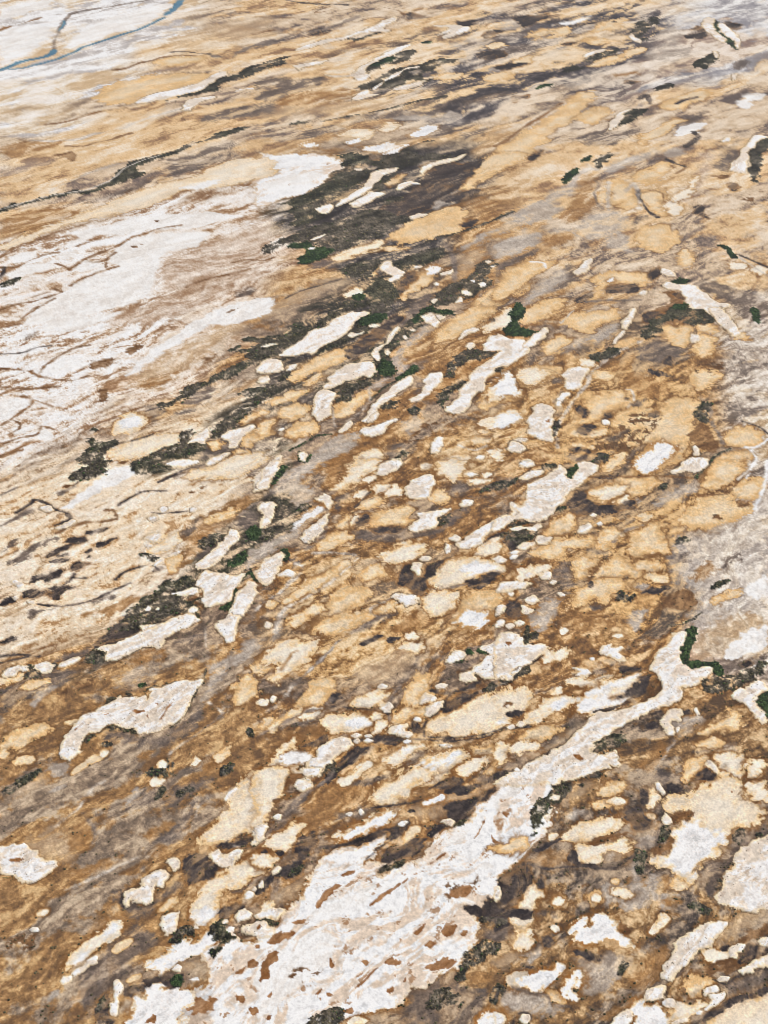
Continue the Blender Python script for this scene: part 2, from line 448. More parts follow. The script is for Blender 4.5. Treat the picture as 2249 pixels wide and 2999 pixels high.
s 130,300 200,240 290,190 350,140 430,120 500,60 570,30 640,20 680,30 630,60 580,110 560,160 470,210 400,240 340,290 300,280 240,290
s 20,250 80,225 140,220 60,245
k 560,250 640,200 720,140 780,90 850,50 900,60 830,120 760,180 700,240 640,290 580,320 540,300
d 780,120 860,60 960,0 1100,0 1000,40 900,110 820,170 740,230 700,250
t 200,420 240,380 320,330 400,290 500,260 600,240 630,250 560,300 480,340 400,380 320,410 240,455 205,450
t 300,460 350,420 410,410 400,440 340,470
s 430,430 500,380 560,350 640,330 700,320 720,390 700,430 640,410 600,440 540,450 490,480 420,500 400,480 460,460
s 0,390 40,330 110,310 170,330 160,380 110,400 50,400
s 0,460 20,430 80,420 90,450 40,470
s 170,390 210,350 260,345 230,370
v 140,440 160,400 200,390 180,430
v 0,500 60,470 140,480 80,510 40,560 0,560
v 700,260 760,240 830,180 900,120 960,60 1000,30 1050,10 1180,30 1200,50 1100,50 1040,20 1000,60 1020,100 950,140 900,190 880,220 820,260 800,330 830,380 830,410 760,430 700,460 640,490 600,500 560,560 500,580 490,540 540,490 620,450 700,430 740,380 710,350 700,290
g 730,370 770,320 820,340 830,400 760,420
g 860,430 920,390 960,350 990,360 940,410 860,450
s 700,290 720,260 790,220 800,180 850,120 870,125 840,170 830,195 780,230 740,270 750,310 740,330
s 1000,60 1050,35 1110,90 1120,90 1090,130 1070,115 1010,80
s 890,180 905,175 920,190 905,198
s 925,140 950,132 970,142 945,150
s 785,270 805,258 820,275 795,300
s 560,180 580,150 620,165 660,145 640,165 590,185
s 680,115 720,100 760,105 720,125
y 810,320 840,290 880,240 940,180 1000,130 1090,90 1100,120 1040,170 960,220 920,270 900,330 920,380 860,420 840,400 830,360
y 640,500 700,460 780,430 840,420 780,470 700,510
t 1080,200 1110,150 1180,80 1280,10 1300,0 1440,0 1400,50 1330,120 1270,150 1200,180 1130,210
o 930,290 980,260 1030,255 1050,280 1000,320 950,325
s 1225,190 1260,150 1320,125 1350,140 1330,160 1290,160 1240,195
c 1380,130 1420,90 1480,50 1550,0 1580,20 1560,90 1520,130 1450,130 1390,150
k 1410,80 1440,65 1450,75 1425,88
g 1510,150 1530,110 1600,120 1659,150 1659,180 1560,170
g 1540,40 1570,20 1620,0 1610,40 1570,60
s 1270,240 1290,215 1330,220 1330,250 1300,265
s 1380,240 1420,180 1480,165 1560,190 1620,195 1659,220 1630,280 1580,320 1540,350 1470,360 1440,400 1400,440 1390,500 1340,520 1310,560 1290,610 1220,655 1140,630 1190,580 1240,540 1230,500 1290,460 1300,410 1350,370 1400,330 1450,290 1500,260 1400,265
v 1160,400 1180,340 1260,280 1340,250 1420,270 1500,255 1440,290 1350,320 1260,330 1200,400 1160,430
v 1440,380 1480,360 1510,375 1460,395
s 930,570 980,540 1030,480 1020,440 1060,405 1130,400 1140,440 1090,490 1040,540 990,570 950,590
d 950,450 1000,450 1060,460 1010,500 970,520
o 1050,550 1130,460 1230,400 1330,330 1340,350 1250,430 1150,510 1090,570
v 1110,540 1180,480 1250,440 1270,460 1200,520 1140,570 1130,610
s 640,690 680,650 690,610 740,560 800,510 860,460 940,410 955,430 930,490 870,520 830,550 760,590 730,620 740,640 700,670 720,690 680,700
s 670,700 700,660 740,635 750,650 710,690
v 760,600 820,570 850,580 840,600 780,620
Lv7 700,560 760,500 830,460 880,430
t 470,660 500,620 560,570 620,530 680,500 690,520 650,570 600,620 540,660 490,672
s 330,640 360,590 350,530 390,500 430,500 480,520 480,560 460,600 450,650 410,680 380,695
t 80,580 150,540 240,510 310,500 260,540 180,570 100,600
t 130,640 180,600 260,595 330,610 290,650 210,680 150,665
t 190,790 200,750 260,710 330,690 380,730 330,770 260,790
t 0,740 40,690 100,680 90,730 50,780 0,820
s 130,755 150,735 175,735 160,755
d 60,780 120,700 170,690 200,720 170,780 100,800
Lg7 200,870 300,820 370,780 450,770
Ly5 690,480 690,570 650,620 600,660 560,690
Ly5 460,600 470,680 480,720
s 630,750 660,725 740,720 800,690 860,675 865,690 810,720 770,760 700,780 650,770
o 720,710 760,650 830,620 880,620 860,650 800,680
o 640,800 760,780 860,720 870,750 800,800 700,810
s 500,755 540,710 570,685 585,700 560,740 520,762
y 380,860 430,810 520,770 620,760 640,790 600,830 500,880 420,930 300,1037 180,1037 260,960
o 420,960 520,880 640,840 700,840 660,900 600,960 560,1037 430,1037
c 520,1037 580,960 640,900 700,850 760,850 770,890 720,950 660,1037
s 270,930 265,890 300,875 320,895 295,935
Lg6 265,880 255,930 300,945 330,900
s 0,1037 60,960 110,920 160,900 150,950 140,1000 90,1037
g 95,1030 140,1010 160,970 185,965 170,1000 120,1037
s 1055,860 1070,800 1110,780 1150,790 1130,820 1140,850 1100,890 1070,890
s 720,1010 760,960 820,920 870,920 890,960 840,990 790,1020
c 1090,990 1100,930 1180,900 1290,900 1280,940 1240,1000 1180,1030 1110,1025
s 1330,920 1350,900 1385,908 1360,935
c 1425,870 1470,870 1490,910 1450,925 1420,905
t 1300,800 1350,780 1420,790 1410,820 1340,830
t 1330,760 1350,740 1430,755 1390,775
c 1360,720 1400,680 1500,640 1580,630 1590,655 1520,690 1450,740 1400,735
t 1350,600 1390,540 1400,500 1480,460 1570,470 1600,520 1560,550 1460,580 1400,620
c 1390,560 1420,510 1480,470 1560,480 1590,510 1560,530 1490,520 1430,580
c 1590,420 1620,375 1659,365 1659,440 1610,440
c 1470,470 1540,390 1545,420 1510,460
s 1515,870 1550,820 1600,830 1645,855 1610,880 1550,882
s 1560,815 1600,790 1655,795 1620,820
s 1600,950 1640,920 1659,915 1659,970 1615,975
c 1000,975 1030,950 1065,955 1050,980
c 1360,1010 1400,1000 1410,1025 1370,1030
s 1265,1010 1300,1000 1345,1015 1310,1030
v 850,890 880,870 920,880 900,910 860,915
v 930,630 970,610 1000,630 960,660
y 880,710 950,670 1030,690 1000,740 900,770
B 820,830 900,780 960,760 1040,680 1130,690 1060,780 940,830 860,870
Ly7 1230,840 1260,850 1330,870 1400,840
d 200,580 300,530 340,490 360,530 330,580 230,600
d 780,900 800,840 900,830 860,900 800,930
T 1449 900
s 1300,0 1390,0 1440,70 1480,140 1490,170 1450,185 1410,150 1350,80
t 1460,190 1510,160 1560,200 1520,200
v 880,180 910,130 980,60 1040,30 1100,0 1260,0 1310,60 1330,90 1240,90 1180,110 1110,70 1060,80 1000,110 1000,140 940,180
t 1010,120 1060,110 1110,140 1140,120 1190,130 1180,190 1150,240 1080,220 1040,170
t 1090,80 1130,65 1150,85 1110,110
s 1180,200 1195,170 1245,175 1240,205 1200,220
t 1220,110 1260,90 1330,100 1330,160 1260,150
t 1210,270 1250,200 1260,160 1330,180 1340,260 1290,300 1230,300
t 1200,470 1210,390 1270,380 1340,380 1370,420 1310,470 1260,500
B 1210,390 1260,320 1390,300 1380,400 1290,420
o 760,470 770,420 830,380 900,400 960,440 1060,450 1080,490 1050,530 950,560 860,530 800,490
o 640,390 760,320 880,250 860,330 780,400
d 860,270 920,220 1000,190 1080,230 1180,260 1100,300 1090,350 960,330 880,310
k 1040,340 1070,300 1090,330 1070,360
k 920,380 1000,390 1080,430 980,420
t 590,400 640,380 740,400 720,450 680,475 650,430 600,430
t 560,560 600,530 700,510 780,510 800,550 830,570 780,590 700,620 680,660 640,680 570,690 480,720 470,700 560,650
t 700,690 760,640 900,620 990,640 1050,580 1080,560 1150,560 1250,570 1220,620 1180,700 1240,720 1180,800 1150,870 1080,960 1000,990 900,1010 840,980 880,900 930,850 950,800 900,820 820,840 760,810 860,770 900,760 820,720 740,740
w 845,980 880,930 930,880 980,830 1040,820 1080,850 1060,900 1000,970 930,1005 870,1000
B 740,740 830,640 1000,640 1020,700 960,750 900,830 800,880 640,850 580,830 700,790
k 930,640 990,630 985,665 935,660
k 490,620 520,600 560,610 550,670 520,660
k 650,680 670,640 710,640 700,670
k 500,730 580,700 610,720 560,760 510,770
k 780,552 800,545 815,555 800,562
d 830,590 860,560 910,560 900,600 850,610
Ly6 800,500 830,500 850,560 810,610
t 430,770 480,740 560,730 700,730 680,760 600,780 480,780
t 450,840 520,820 600,850 480,850
s 650,690 660,680 700,685 700,705 660,710
k 440,860 540,850 580,870 540,890 470,880
d 420,890 560,900 690,890 640,940 560,950 450,930
v 590,930 640,890 700,890 680,930 630,950
t 690,950 740,900 790,890 760,950 700,990 620,1000
d 780,960 810,890 870,860 880,900 840,960
s 1065,1000 1120,980 1150,930 1200,905 1290,920 1300,950 1250,1000 1160,1000 1090,1015
s 1200,850 1220,840 1250,870 1240,900 1215,895
b 1170,780 1230,700 1300,720 1340,800 1370,850 1330,890 1240,860 1190,830
Lv9 1220,1037 1290,960 1340,900 1430,860
v 1220,640 1260,590 1310,580 1300,640 1290,700 1250,690
Ld9 1310,590 1320,700 1360,770 1390,830
t 1280,1037 1330,950 1400,890 1490,860 1560,880 1550,940 1500,1037
t 1390,790 1450,740 1550,720 1620,780 1590,840 1500,850 1420,830
Lk5 1500,690 1560,710 1620,730 1659,770
Lw7 1560,870 1590,920 1560,960 1530,1037
Lw8 1659,800 1600,850 1530,850
s 715,225 720,200 770,150 800,140 790,165 745,200 730,228
s 780,130 800,60 830,10 860,0 850,40 825,90 810,135
s 415,480 430,430 410,410 470,370 520,360 570,365 560,400 520,440 520,480 480,505 430,500
c 520,310 560,310 600,340 570,360 530,340
s 385,560 395,530 450,515 460,535 410,570
s 370,600 385,565 410,575 405,605
s 180,690 220,650 230,610 280,585 340,600 370,630 350,660 360,700 340,740 370,820 300,810 250,790 200,760 220,720
z 305,690 335,680 340,700 315,705
s 70,865 110,815 160,830 195,860 150,875 90,880
s 150,960 170,925 220,915 245,940 220,970 170,978
w 0,690 60,640 120,650 135,675 60,710 0,745
w 0,490 60,400 95,390 90,430 130,500 110,530 50,530 0,540
t 130,430 180,370 300,345 400,370 360,410 300,450 250,480 160,470
c 140,420 190,370 260,360 330,400 310,430 240,460 180,450
t 290,250 330,210 400,180 470,195 420,230 360,275 310,275
y 385,265 420,230 480,195 550,185 540,220 460,250 400,272
y 560,170 640,120 740,90 760,130 680,190 600,220
t 400,100 480,40 600,20 740,10 760,60 660,90 580,150 500,140
s 160,240 230,180 300,130 330,125 310,170 250,220 190,245
g 60,150 80,110 130,80 120,30 160,0 190,20 150,60 150,120 240,150 210,180 130,170
v 570,290 650,280 720,250 760,265 700,300 620,330
Ly8 380,850 370,740 420,650 480,560 560,470 570,400 640,350 760,260 900,200
d 345,440 380,425 420,445 400,465 360,465
d 180,330 260,260 300,260 280,300 200,350
v 340,780 360,720 390,680 380,740 360,790
o 20,800 60,770 140,700 170,720 140,770 60,810
T 0 1350
k 405,490 420,465 520,465 510,490 470,515 430,500
k 295,575 330,540 390,510 440,510 420,530 350,560 310,580
k 340,575 410,560 415,570 350,585
k 300,620 350,590 410,600 340,625
k 520,445 540,430 610,415 645,410 620,430 550,450
k 590,520 600,490 630,490 680,470 720,460 640,500 610,530
k 520,555 550,530 570,540 535,560
k 525,590 545,570 550,585
k 425,650 470,610 550,620 520,640 470,670 440,670
k 190,740 190,710 260,690 360,660 385,690 330,720 280,740 260,710 210,725
Lk8 450,690 440,720 390,750 340,800 320,830
k 300,790 360,760 460,760 440,780 370,800 340,840 310,830
Lk6 440,710 520,710
k 130,790 200,780 250,790 300,790 260,810 200,835 160,830
Lk9 230,870 330,885 480,870 600,830 700,780 790,740
d 480,870 580,830 700,810 690,830 580,860
Lk6 700,720 760,670 850,640 920,630 960,660
d 910,660 960,640 1000,640 1000,660 930,668
s 885,350 920,335 950,330 960,350 930,372 895,368
s 960,290 990,275 1020,290 1010,310 975,315
s 1155,290 1175,280 1205,290 1190,312 1160,310
Lk6 920,315 970,320 1080,310 1160,305
s 880,470 920,445 1000,440 980,470 940,490 900,480
s 875,515 900,500 925,515 895,525
s 930,640 950,610 995,590 990,615 955,640
s 1000,590 1050,560 1100,540 1090,560 1040,585
c 890,540 940,500 1010,460 1070,450 1075,480 1040,520 960,560 900,560
v 840,565 880,560 960,590 930,610 890,580
o 1000,660 1000,620 1080,550 1180,450 1260,450 1230,540 1150,610 1080,670 1030,690
t 1010,650 1020,610 1080,570 1100,580 1080,640 1040,670
o 1090,420 1200,350 1330,290 1480,220 1620,190 1500,290 1400,380 1280,440 1200,500 1120,520 1080,470
t 1240,370 1330,320 1430,290 1400,330 1300,370
v 1210,490 1290,450 1370,440 1340,480 1280,510 1220,530
d 1080,450 1160,390 1230,330 1180,420 1110,480
s 1180,650 1220,600 1300,540 1370,460 1400,410 1450,430 1460,470 1400,520 1360,570 1320,620 1260,650 1200,660
d 1180,600 1240,520 1340,480 1280,550 1220,590
v 1450,480 1500,440 1560,400 1600,440 1659,400 1659,480 1590,500 1500,510
g 1380,630 1430,600 1460,560 1490,550 1500,600 1440,640 1390,645
g 1500,430 1550,400 1590,440 1540,490
s 1530,100 1600,60 1659,20 1659,120 1600,180 1530,200 1550,150
d 1490,70 1560,30 1620,0 1659,0 1600,50 1520,90
s 1570,280 1620,250 1659,240 1659,350 1600,410 1600,340
Ld9 1659,190 1500,290 1420,360 1400,400
d 1420,380 1500,310 1560,300 1580,380 1500,420 1440,420
y 1500,600 1560,520 1659,440 1659,540 1560,620 1490,660
v 780,920 850,870 900,820 1000,750 1100,720 1150,700 1190,760 1100,800 1060,820 1120,860 1180,870 1210,900 1200,950 1100,920 1020,960 920,980 840,1010 700,1037 640,1030 750,970
s 1190,760 1210,700 1250,660 1290,680 1340,690 1420,700 1490,680 1470,720 1430,760 1420,810 1400,850 1340,870 1260,880 1230,850 1240,800 1200,770
B 1110,850 1180,800 1280,760 1300,790 1230,870 1160,880
s 1040,810 1100,790 1180,770 1200,800 1110,820
s 1140,900 1180,880 1210,900 1180,940 1150,930
Lg7 1510,680 1450,740 1430,800 1420,850 1360,900
g 1340,890 1400,860 1420,870 1380,905
Lg6 1520,660 1540,720 1600,740
s 1290,1037 1340,990 1380,940 1400,880 1440,820 1470,770 1510,730 1560,740 1560,800 1530,850 1500,900 1460,960 1450,1037
s 1540,680 1600,620 1659,570 1659,720 1610,750 1560,720
s 840,1000 960,990 1080,940 1180,930 1200,970 1130,1000 1000,1037 880,1037
s 880,910 900,885 920,895 900,915
s 945,905 960,890 970,905
c 740,1010 820,980 900,950 920,930 880,990 800,1020
o 480,930 620,890 760,840 880,810 860,850 760,900 600,950
k 0,870 40,830 90,830 80,860 30,880
s 160,860 200,845 225,860 200,880
s 75,830 100,820 115,835 90,845
s 60,740 90,720 150,750 110,765
h 0,960 0,900 120,860 170,890 150,940 60,970
d 170,960 180,900 250,900 340,900 240,920
W 370,290 430,240 520,180 590,120 640,90 660,50 760,30 840,60 780,110 680,150 600,190 500,250 430,290
v 430,100 500,60 540,20 600,0 660,20 620,60 560,80 490,110 450,120
v 800,60 830,20 880,0 930,30 1050,40 950,70 870,80
Lk9 960,130 1050,90 1130,50 1250,20
Lk7 720,270 800,220 870,185 1010,180
s 230,280 300,270 340,300 290,310
s 330,410 400,370 470,350 440,390 360,420
Lk8 100,310 180,260 210,230 290,260 340,300 400,310 440,350 330,390
d 0,400 60,350 160,310 200,300 120,350 40,390
d 50,620 120,560 200,510 280,480 360,465 240,520 180,580 120,630
Ld9 0,400 100,350 180,300
Lb9 340,440 420,400 520,370 640,370 720,350 690,300 640,300
d 0,560 60,490 110,470 80,510 30,560
Ld6 0,210 60,180 100,160
b 1140,190 1170,180 1190,190 1160,200
b 1210,165 1230,150 1265,155 1230,175
b 370,155 400,142 425,148 400,165
d 310,190 400,180 460,140 480,120 440,170 360,210
T 750 1350
s 890,160 930,145 945,110 1010,90 1060,80 1100,130 1060,180 1050,215 990,230 920,225 910,185
c 1085,60 1100,10 1120,0 1280,0 1260,50 1210,110 1190,120 1150,90
s 720,80 750,30 800,0 880,0 895,25 840,55 780,90
c 470,180 530,110 600,30 630,0 740,0 720,50 660,100 560,150 500,175
o 400,120 430,0 620,0 560,80 480,160 460,190
o 215,230 240,190 300,180 330,210 300,260 250,270
y 90,190 150,90 250,30 360,0 370,40 280,100 270,150 360,180 340,230 270,290 200,200 150,200
s 355,235 390,210 420,190 450,220 455,270 435,305 420,280 400,250
s 275,470 290,430 330,400 370,380 410,330 435,315 430,360 400,420 360,470 310,505
W 200,420 270,350 340,290 400,280 380,330 290,380 230,420
s 5,290 30,260 100,240 110,270 100,340 70,390 40,420 30,350 40,310
s 0,170 30,90 60,30 80,0 150,0 150,60 90,110 70,170 10,185
g 90,140 130,90 150,40 185,35 160,80 110,130
v 0,400 60,440 40,480 0,470
v 100,250 140,230 150,270 110,285
v 255,300 300,260 330,270 280,310
y 0,560 60,500 150,460 240,410 280,440 220,480 100,540 20,580
d 20,500 100,450 160,420 120,480 60,520
t 495,400 500,360 550,335 590,350 570,390 530,415
t 380,535 400,490 460,440 540,430 570,450 520,490 440,530
Ld9 440,360 420,440 370,500 300,540
d 470,260 500,210 560,190 620,160 540,240 490,290
Lk6 600,280 650,230 690,190
c 600,200 650,180 680,200 640,220 610,220
t 620,280 660,230 740,205 800,230 780,260 700,290 640,295
c 700,160 740,135 800,150 780,185 720,200
c 650,120 690,95 720,95 690,125
c 790,200 850,160 880,180 860,215 820,220
t 690,400 700,330 760,310 860,290 920,265 945,290 900,340 960,365 900,390 780,395
c 580,390 610,330 640,340 610,380
k 630,340 690,330 690,380 640,400 600,390
s 930,410 960,370 1000,350 970,310 1050,320 1120,290 1200,280 1150,320 1110,340 1090,390 1020,420 970,435
t 1050,230 1090,180 1130,190 1180,210 1150,245 1090,250
d 590,430 700,410 900,400 960,430 1050,440 1150,350 1190,320 1300,250 1250,330 1180,400 1060,460 900,490 700,480 600,470
k 680,410 800,400 900,395 860,430 740,440
v 1090,390 1120,340 1190,320 1150,380
d 1170,130 1260,120 1290,180 1200,200
s 1230,275 1250,235 1330,240 1300,265 1260,280
c 1300,120 1340,105 1420,120 1380,140 1310,140
s 1265,80 1300,65 1350,80 1300,95
c 1370,80 1400,65 1420,80 1390,95
s 1590,105 1659,60 1659,110 1610,115
s 1640,190 1659,160 1659,220
s 1600,30 1620,0 1659,0 1659,30 1620,42
v 1350,190 1400,150 1500,125 1590,105 1550,130 1450,165 1370,190
s 1210,500 1260,480 1300,430 1350,410 1420,380 1480,350 1540,330 1560,310 1540,270 1580,255 1630,285 1659,260 1659,310 1610,340 1540,380 1450,420 1390,460 1360,510 1290,540 1220,525
s 1180,470 1210,450 1250,465 1220,500
s 1140,545 1155,500 1175,510 1180,550 1160,565
c 750,585 800,550 900,510 1000,505 1030,520 970,570 880,610 800,610
c 1340,560 1380,520 1440,460 1490,450 1520,480 1470,500 1490,540 1440,570 1360,575
k 1380,500 1420,460 1500,430 1530,440 1440,460
k 1500,500 1540,450 1620,420 1659,440 1600,520 1540,540
s 1430,600 1480,575 1515,595 1480,622
c 1050,720 1110,660 1200,600 1300,590 1400,600 1520,650 1500,680 1380,690 1300,720 1180,770 1080,770
w 1240,650 1300,610 1400,620 1470,650 1380,680 1280,695
k 1280,740 1350,710 1430,680 1490,680 1430,720 1380,760 1310,780
Ld5 1050,780 1150,775 1270,750
s 945,660 960,620 1010,615 1000,680 980,690
s 985,600 1010,575 1050,580 1060,600 1010,610
k 860,720 880,650 940,620 950,680 980,700 1020,720 1060,640 1140,600 1180,560 1230,530 1160,600 1080,680 1030,740 1040,790 1000,830 940,790 900,770
s 820,830 870,805 950,815 990,840 960,870 910,880 880,850
t 740,910 800,870 850,860 820,900 760,920
Ly5 690,900 720,880 790,850 820,830
Ly5 690,900 700,930 740,945
c 1000,870 1050,810 1150,790 1230,800 1200,870 1100,935 1030,920
t 1190,950 1260,860 1300,800 1420,790 1500,830 1440,900 1420,960 1340,1020 1270,1010
w 1220,960 1280,910 1400,920 1400,980 1320,1020 1270,1000
b 1110,1000 1180,890 1220,890 1180,960 1120,1010
s 1450,940 1480,890 1520,875 1500,920 1470,945
k 1480,930 1520,860 1570,850 1600,880 1620,950 1560,970 1500,960
s 1440,790 1540,740 1659,735 1659,770 1580,780 1540,815 1530,800 1470,800
s 1510,1000 1540,990 1570,1000 1530,1025
s 1560,985 1600,970 1630,990 1590,1005
s 0,700 10,660 60,590 140,555 180,570 160,620 130,660 100,740 60,750 20,720
g 150,545 170,535 200,570 190,610 170,600 180,570
d 190,600 230,590 260,640 230,660
s 130,690 190,660 240,680 220,710 150,705
Ly9 0,900 60,850 110,820 170,780 200,740 260,690 290,640 240,620
Ly9 110,1037 140,940 200,880 300,830 380,790
Ly6 380,790 480,720 560,650 620,590
Ly9 340,560 420,550 520,560 600,570
t 160,860 230,790 340,730 450,670 540,610 560,630 480,700 360,770 240,830 180,870
t 310,1037 360,960 440,850 540,780 640,760 690,790 660,850 580,880 540,950 460,1020 430,1037
t 200,980 280,910 360,860 420,890 360,930 260,990
o 560,760 640,650 740,620 830,640 870,680 860,740 780,720 680,730
t 600,700 680,640 780,640 830,700 760,690 680,720
o 800,1037 900,920 1000,900 1080,940 1050,1000 960,1037
s 45,1000 80,975 110,990 80,1020 55,1020
t 70,880 100,850 120,870 90,895
o 0,950 10,900 50,900 60,930 20,950
d 700,960 760,930 860,880 820,930 720,1000 640,1037 600,1037
T 1449 1350
s 190,190 200,150 250,130 300,90 350,60 400,20 420,50 440,110 470,110 490,60 530,10 600,10 635,40 590,70 540,110 520,150 440,190 430,230 370,290 350,330 290,370 200,370 160,350 90,370 50,410 0,430 0,370 60,330 120,340 150,310 100,280 95,250 130,255 160,280 200,250
g 415,70 440,55 470,50 510,25 525,40 490,70 475,110 450,115 440,90
s 145,105 200,70 270,50 290,65 240,100 180,120
v 0,170 50,130 140,110 100,140 30,175
v 280,50 310,20 370,20 330,50
s 150,20 180,0 245,0 230,30 180,40
t 560,240 600,180 660,140 760,110 960,95 980,130 900,190 830,230 800,200 740,220 640,250
c 600,200 680,150 780,140 820,170 760,200 660,235
Lb8 560,100 700,95 850,95 1000,90 1200,105
k 560,100 640,90 780,90 700,110 620,105
c 720,245 770,230 800,210 800,250 750,265
y 845,250 870,230 900,240 870,262
y 960,270 1010,210 1080,170 1150,150 1250,110 1270,160 1200,190 1100,230 1020,260
v 1000,165 1020,140 1050,150 1030,175
t 1270,150 1290,80 1340,0 1540,0 1500,60 1440,110 1350,150 1300,170
t 1450,190 1480,140 1560,110 1640,110 1620,180 1560,230 1470,220
t 1110,360 1160,310 1220,260 1240,220 1340,210 1430,210 1470,250 1560,240 1570,300 1500,330 1400,380 1280,410 1180,415
Lb9 1240,210 1300,200 1400,200 1450,160 1490,100 1550,60
B 1300,340 1360,320 1400,350 1330,360
b 1450,250 1490,235 1570,235 1540,270 1470,275
k 440,250 500,180 550,190 560,240 640,280 760,260 840,240 850,290 740,300 640,340 500,330 460,300
v 370,290 420,275 440,295 390,312
t 330,410 380,360 440,310 500,320 480,360 500,380 430,420 400,450 320,450
s 500,430 520,390 580,380 590,410 540,440
s 620,380 640,370 655,385 635,395
s 580,335 600,318 630,330 605,345
s 80,410 140,400 220,410 280,380 290,400 240,430 180,420 110,425
v 60,440 120,370 170,360 200,380 130,400 90,420 250,440 220,470 130,500 70,480
s 140,520 180,490 250,490 240,510 170,535
s 250,480 280,455 350,465 330,495 290,515 260,500
t 0,490 0,450 50,450 70,470 30,495
t 0,560 0,510 40,530 30,560
s 0,610 20,575 60,590 50,620 20,625
s 90,560 130,540 160,550 120,570
s 90,590 110,570 145,575 110,597
t 215,560 280,530 380,480 480,465 560,455 600,470 590,500 520,520 420,530 430,590 370,600 280,580
t 620,530 650,470 670,410 730,400 760,430 740,470 690,510 650,540
Ld9 720,490 760,440 820,410 900,390
d 570,540 600,510 640,540 700,550 680,580 590,580
t 820,560 860,500 850,450 820,430 900,410 940,380 1010,380 1010,440 1050,520 1030,550 940,560 870,585
t 870,350 920,320 950,340 900,370
t 480,620 540,585 600,600 620,630 560,660 550,700 490,710
t 580,690 640,640 700,600 740,580 800,610 850,650 890,660 880,690 800,690 720,700 640,720 590,720
t 500,800 580,740 700,720 800,730 800,770 720,800 660,850 600,830 540,870 470,890 490,840
t 850,640 900,600 1000,600 1020,650 940,670
t 930,700 1000,685 1040,690 1020,730 960,730
B 550,690 600,650 640,640 600,700 570,740
k 570,740 590,725 600,760 580,770
k 880,800 940,780 980,770 1080,760 1020,800 940,810
y 830,770 870,745 930,750 920,780 870,790
v 745,820 790,800 840,830 820,860 770,855
o 850,830 960,810 1000,830 960,890 880,890
b 1000,860 1130,770 1200,800 1230,850 1180,900 1100,900 1020,890
d 560,880 600,830 660,840 650,890 600,900
d 360,660 420,600 480,600 470,700 460,760 400,760 350,700
c 130,720 160,660 240,650 340,640 320,670 250,680 200,720
s 180,690 210,668 240,685 210,715
s 280,700 300,670 345,680 340,710 300,725
s 325,740 350,720 380,730 350,750
s 0,780 30,740 130,730 220,740 200,770 100,795 20,795
s 80,800 120,800 100,825
s 190,840 240,815 280,840 250,870 200,865
s 375,800 400,795 430,815 400,825
s 0,930 10,880 60,870 40,920 10,945
k 40,930 80,850 140,850 170,900 170,940 100,960
s 160,870 220,890 250,900 200,930 170,920
s 60,1000 90,985 120,1000 80,1025
s 115,985 150,965 190,980 150,1005
s 0,1000 30,965 60,975 50,1000 10,1015
y 230,950 290,870 340,830 410,850 390,920 330,980 260,1037
o 380,1000 480,900 600,900 700,900 620,970 500,1020
y 800,960 880,890 920,900 900,970 850,1037 820,1010
Ly6 900,890 890,960 850,1030
q 1050,600 1100,450 1250,430 1350,390 1450,350 1600,260 1659,200 1659,900 1400,1037 1200,1037 1250,850 1190,770 1100,720
Lw9 1659,0 1640,150 1580,290
Ly7 1545,0 1540,60 1480,110
W 1500,800 1560,740 1659,680 1659,800 1590,850
o 1200,720 1250,650 1310,610 1350,640 1310,690 1240,720
d 1370,610 1470,570 1490,600 1430,640 1400,680
v 1310,770 1380,730 1430,720 1360,770
v 1100,480 1160,460 1180,490 1110,500
d 1060,600 1100,560 1180,560 1150,620 1080,640
Lv7 1060,1000 1150,990 1260,920
t 1320,850 1420,790 1500,780 1430,830 1350,870
T 0 1800
k 5,165 60,130 110,130 100,150 40,165
Lk7 0,255 100,240 230,250
Lk6 0,290 130,260 240,250
Lb7 150,230 230,205 340,180
s 0,350 60,320 130,310 190,320 170,345 100,350 90,370 40,380 0,370
s 210,300 280,285 330,310 320,345 270,355 220,330
s 350,300 420,270 490,260 450,300 390,320 360,315
t 0,390 60,380 140,360 130,390 60,410 0,415
v 190,310 215,310 260,360 200,390 150,380 190,340
v 320,290 350,310 330,325
k 560,190 600,150 700,60 740,20 830,10 760,40 800,60 840,100 760,150 700,180 620,190 590,215
t 690,105 750,80 790,80 760,110 700,120
d 260,290 400,240 520,210 600,170 560,220 480,260 400,270
v 520,260 560,230 630,225 655,245 630,280 580,290 530,280
s 580,215 630,190 700,180 760,150 840,110 930,80 1000,40 1050,20 1150,0 1180,10 1210,40 1150,70 1060,110 990,150 1000,180 970,205 920,190 850,205 780,240 720,265 640,280 650,245 630,225
Lv7 780,245 850,205 930,195
o 800,250 900,200 1000,220 940,260 850,300 760,290
s 1290,80 1340,40 1380,0 1470,0 1450,60 1440,110 1440,150 1390,170 1370,130 1330,110
t 130,445 200,410 290,390 240,430 180,460
d 0,430 300,330 460,340 420,400 300,440 240,480 120,520 60,560 0,580
y 180,540 250,470 300,420 320,440 260,500 200,580
B 360,470 420,420 560,390 600,410 520,450 430,480
y 670,410 800,330 900,310 880,360 800,400 720,430
d 720,430 900,370 950,400 880,450 780,480
s 360,810 380,760 410,700 450,650 520,600 600,565 690,535 710,505 760,505 830,500 890,495 905,520 940,470 905,455 960,445 1040,425 1100,400 1170,395 1225,390 1228,420 1190,470 1160,540 1120,610 1060,650 1000,690 950,715 890,725 820,705 810,690 740,695 700,670 650,680 600,720 550,720 510,735 495,780 490,830 450,870 410,888 375,860
Lv5 885,500 885,465 920,440 1000,430 1060,410 1150,395
Lv5 1255,335 1240,400 1190,480 1150,570 1100,640 1030,690
v 650,700 690,675 740,690 810,695 830,715 740,705 660,710
v 640,540 650,510 690,505 700,530 670,550
v 755,505 770,480 795,490 790,505
g 840,435 860,418 880,425 860,440
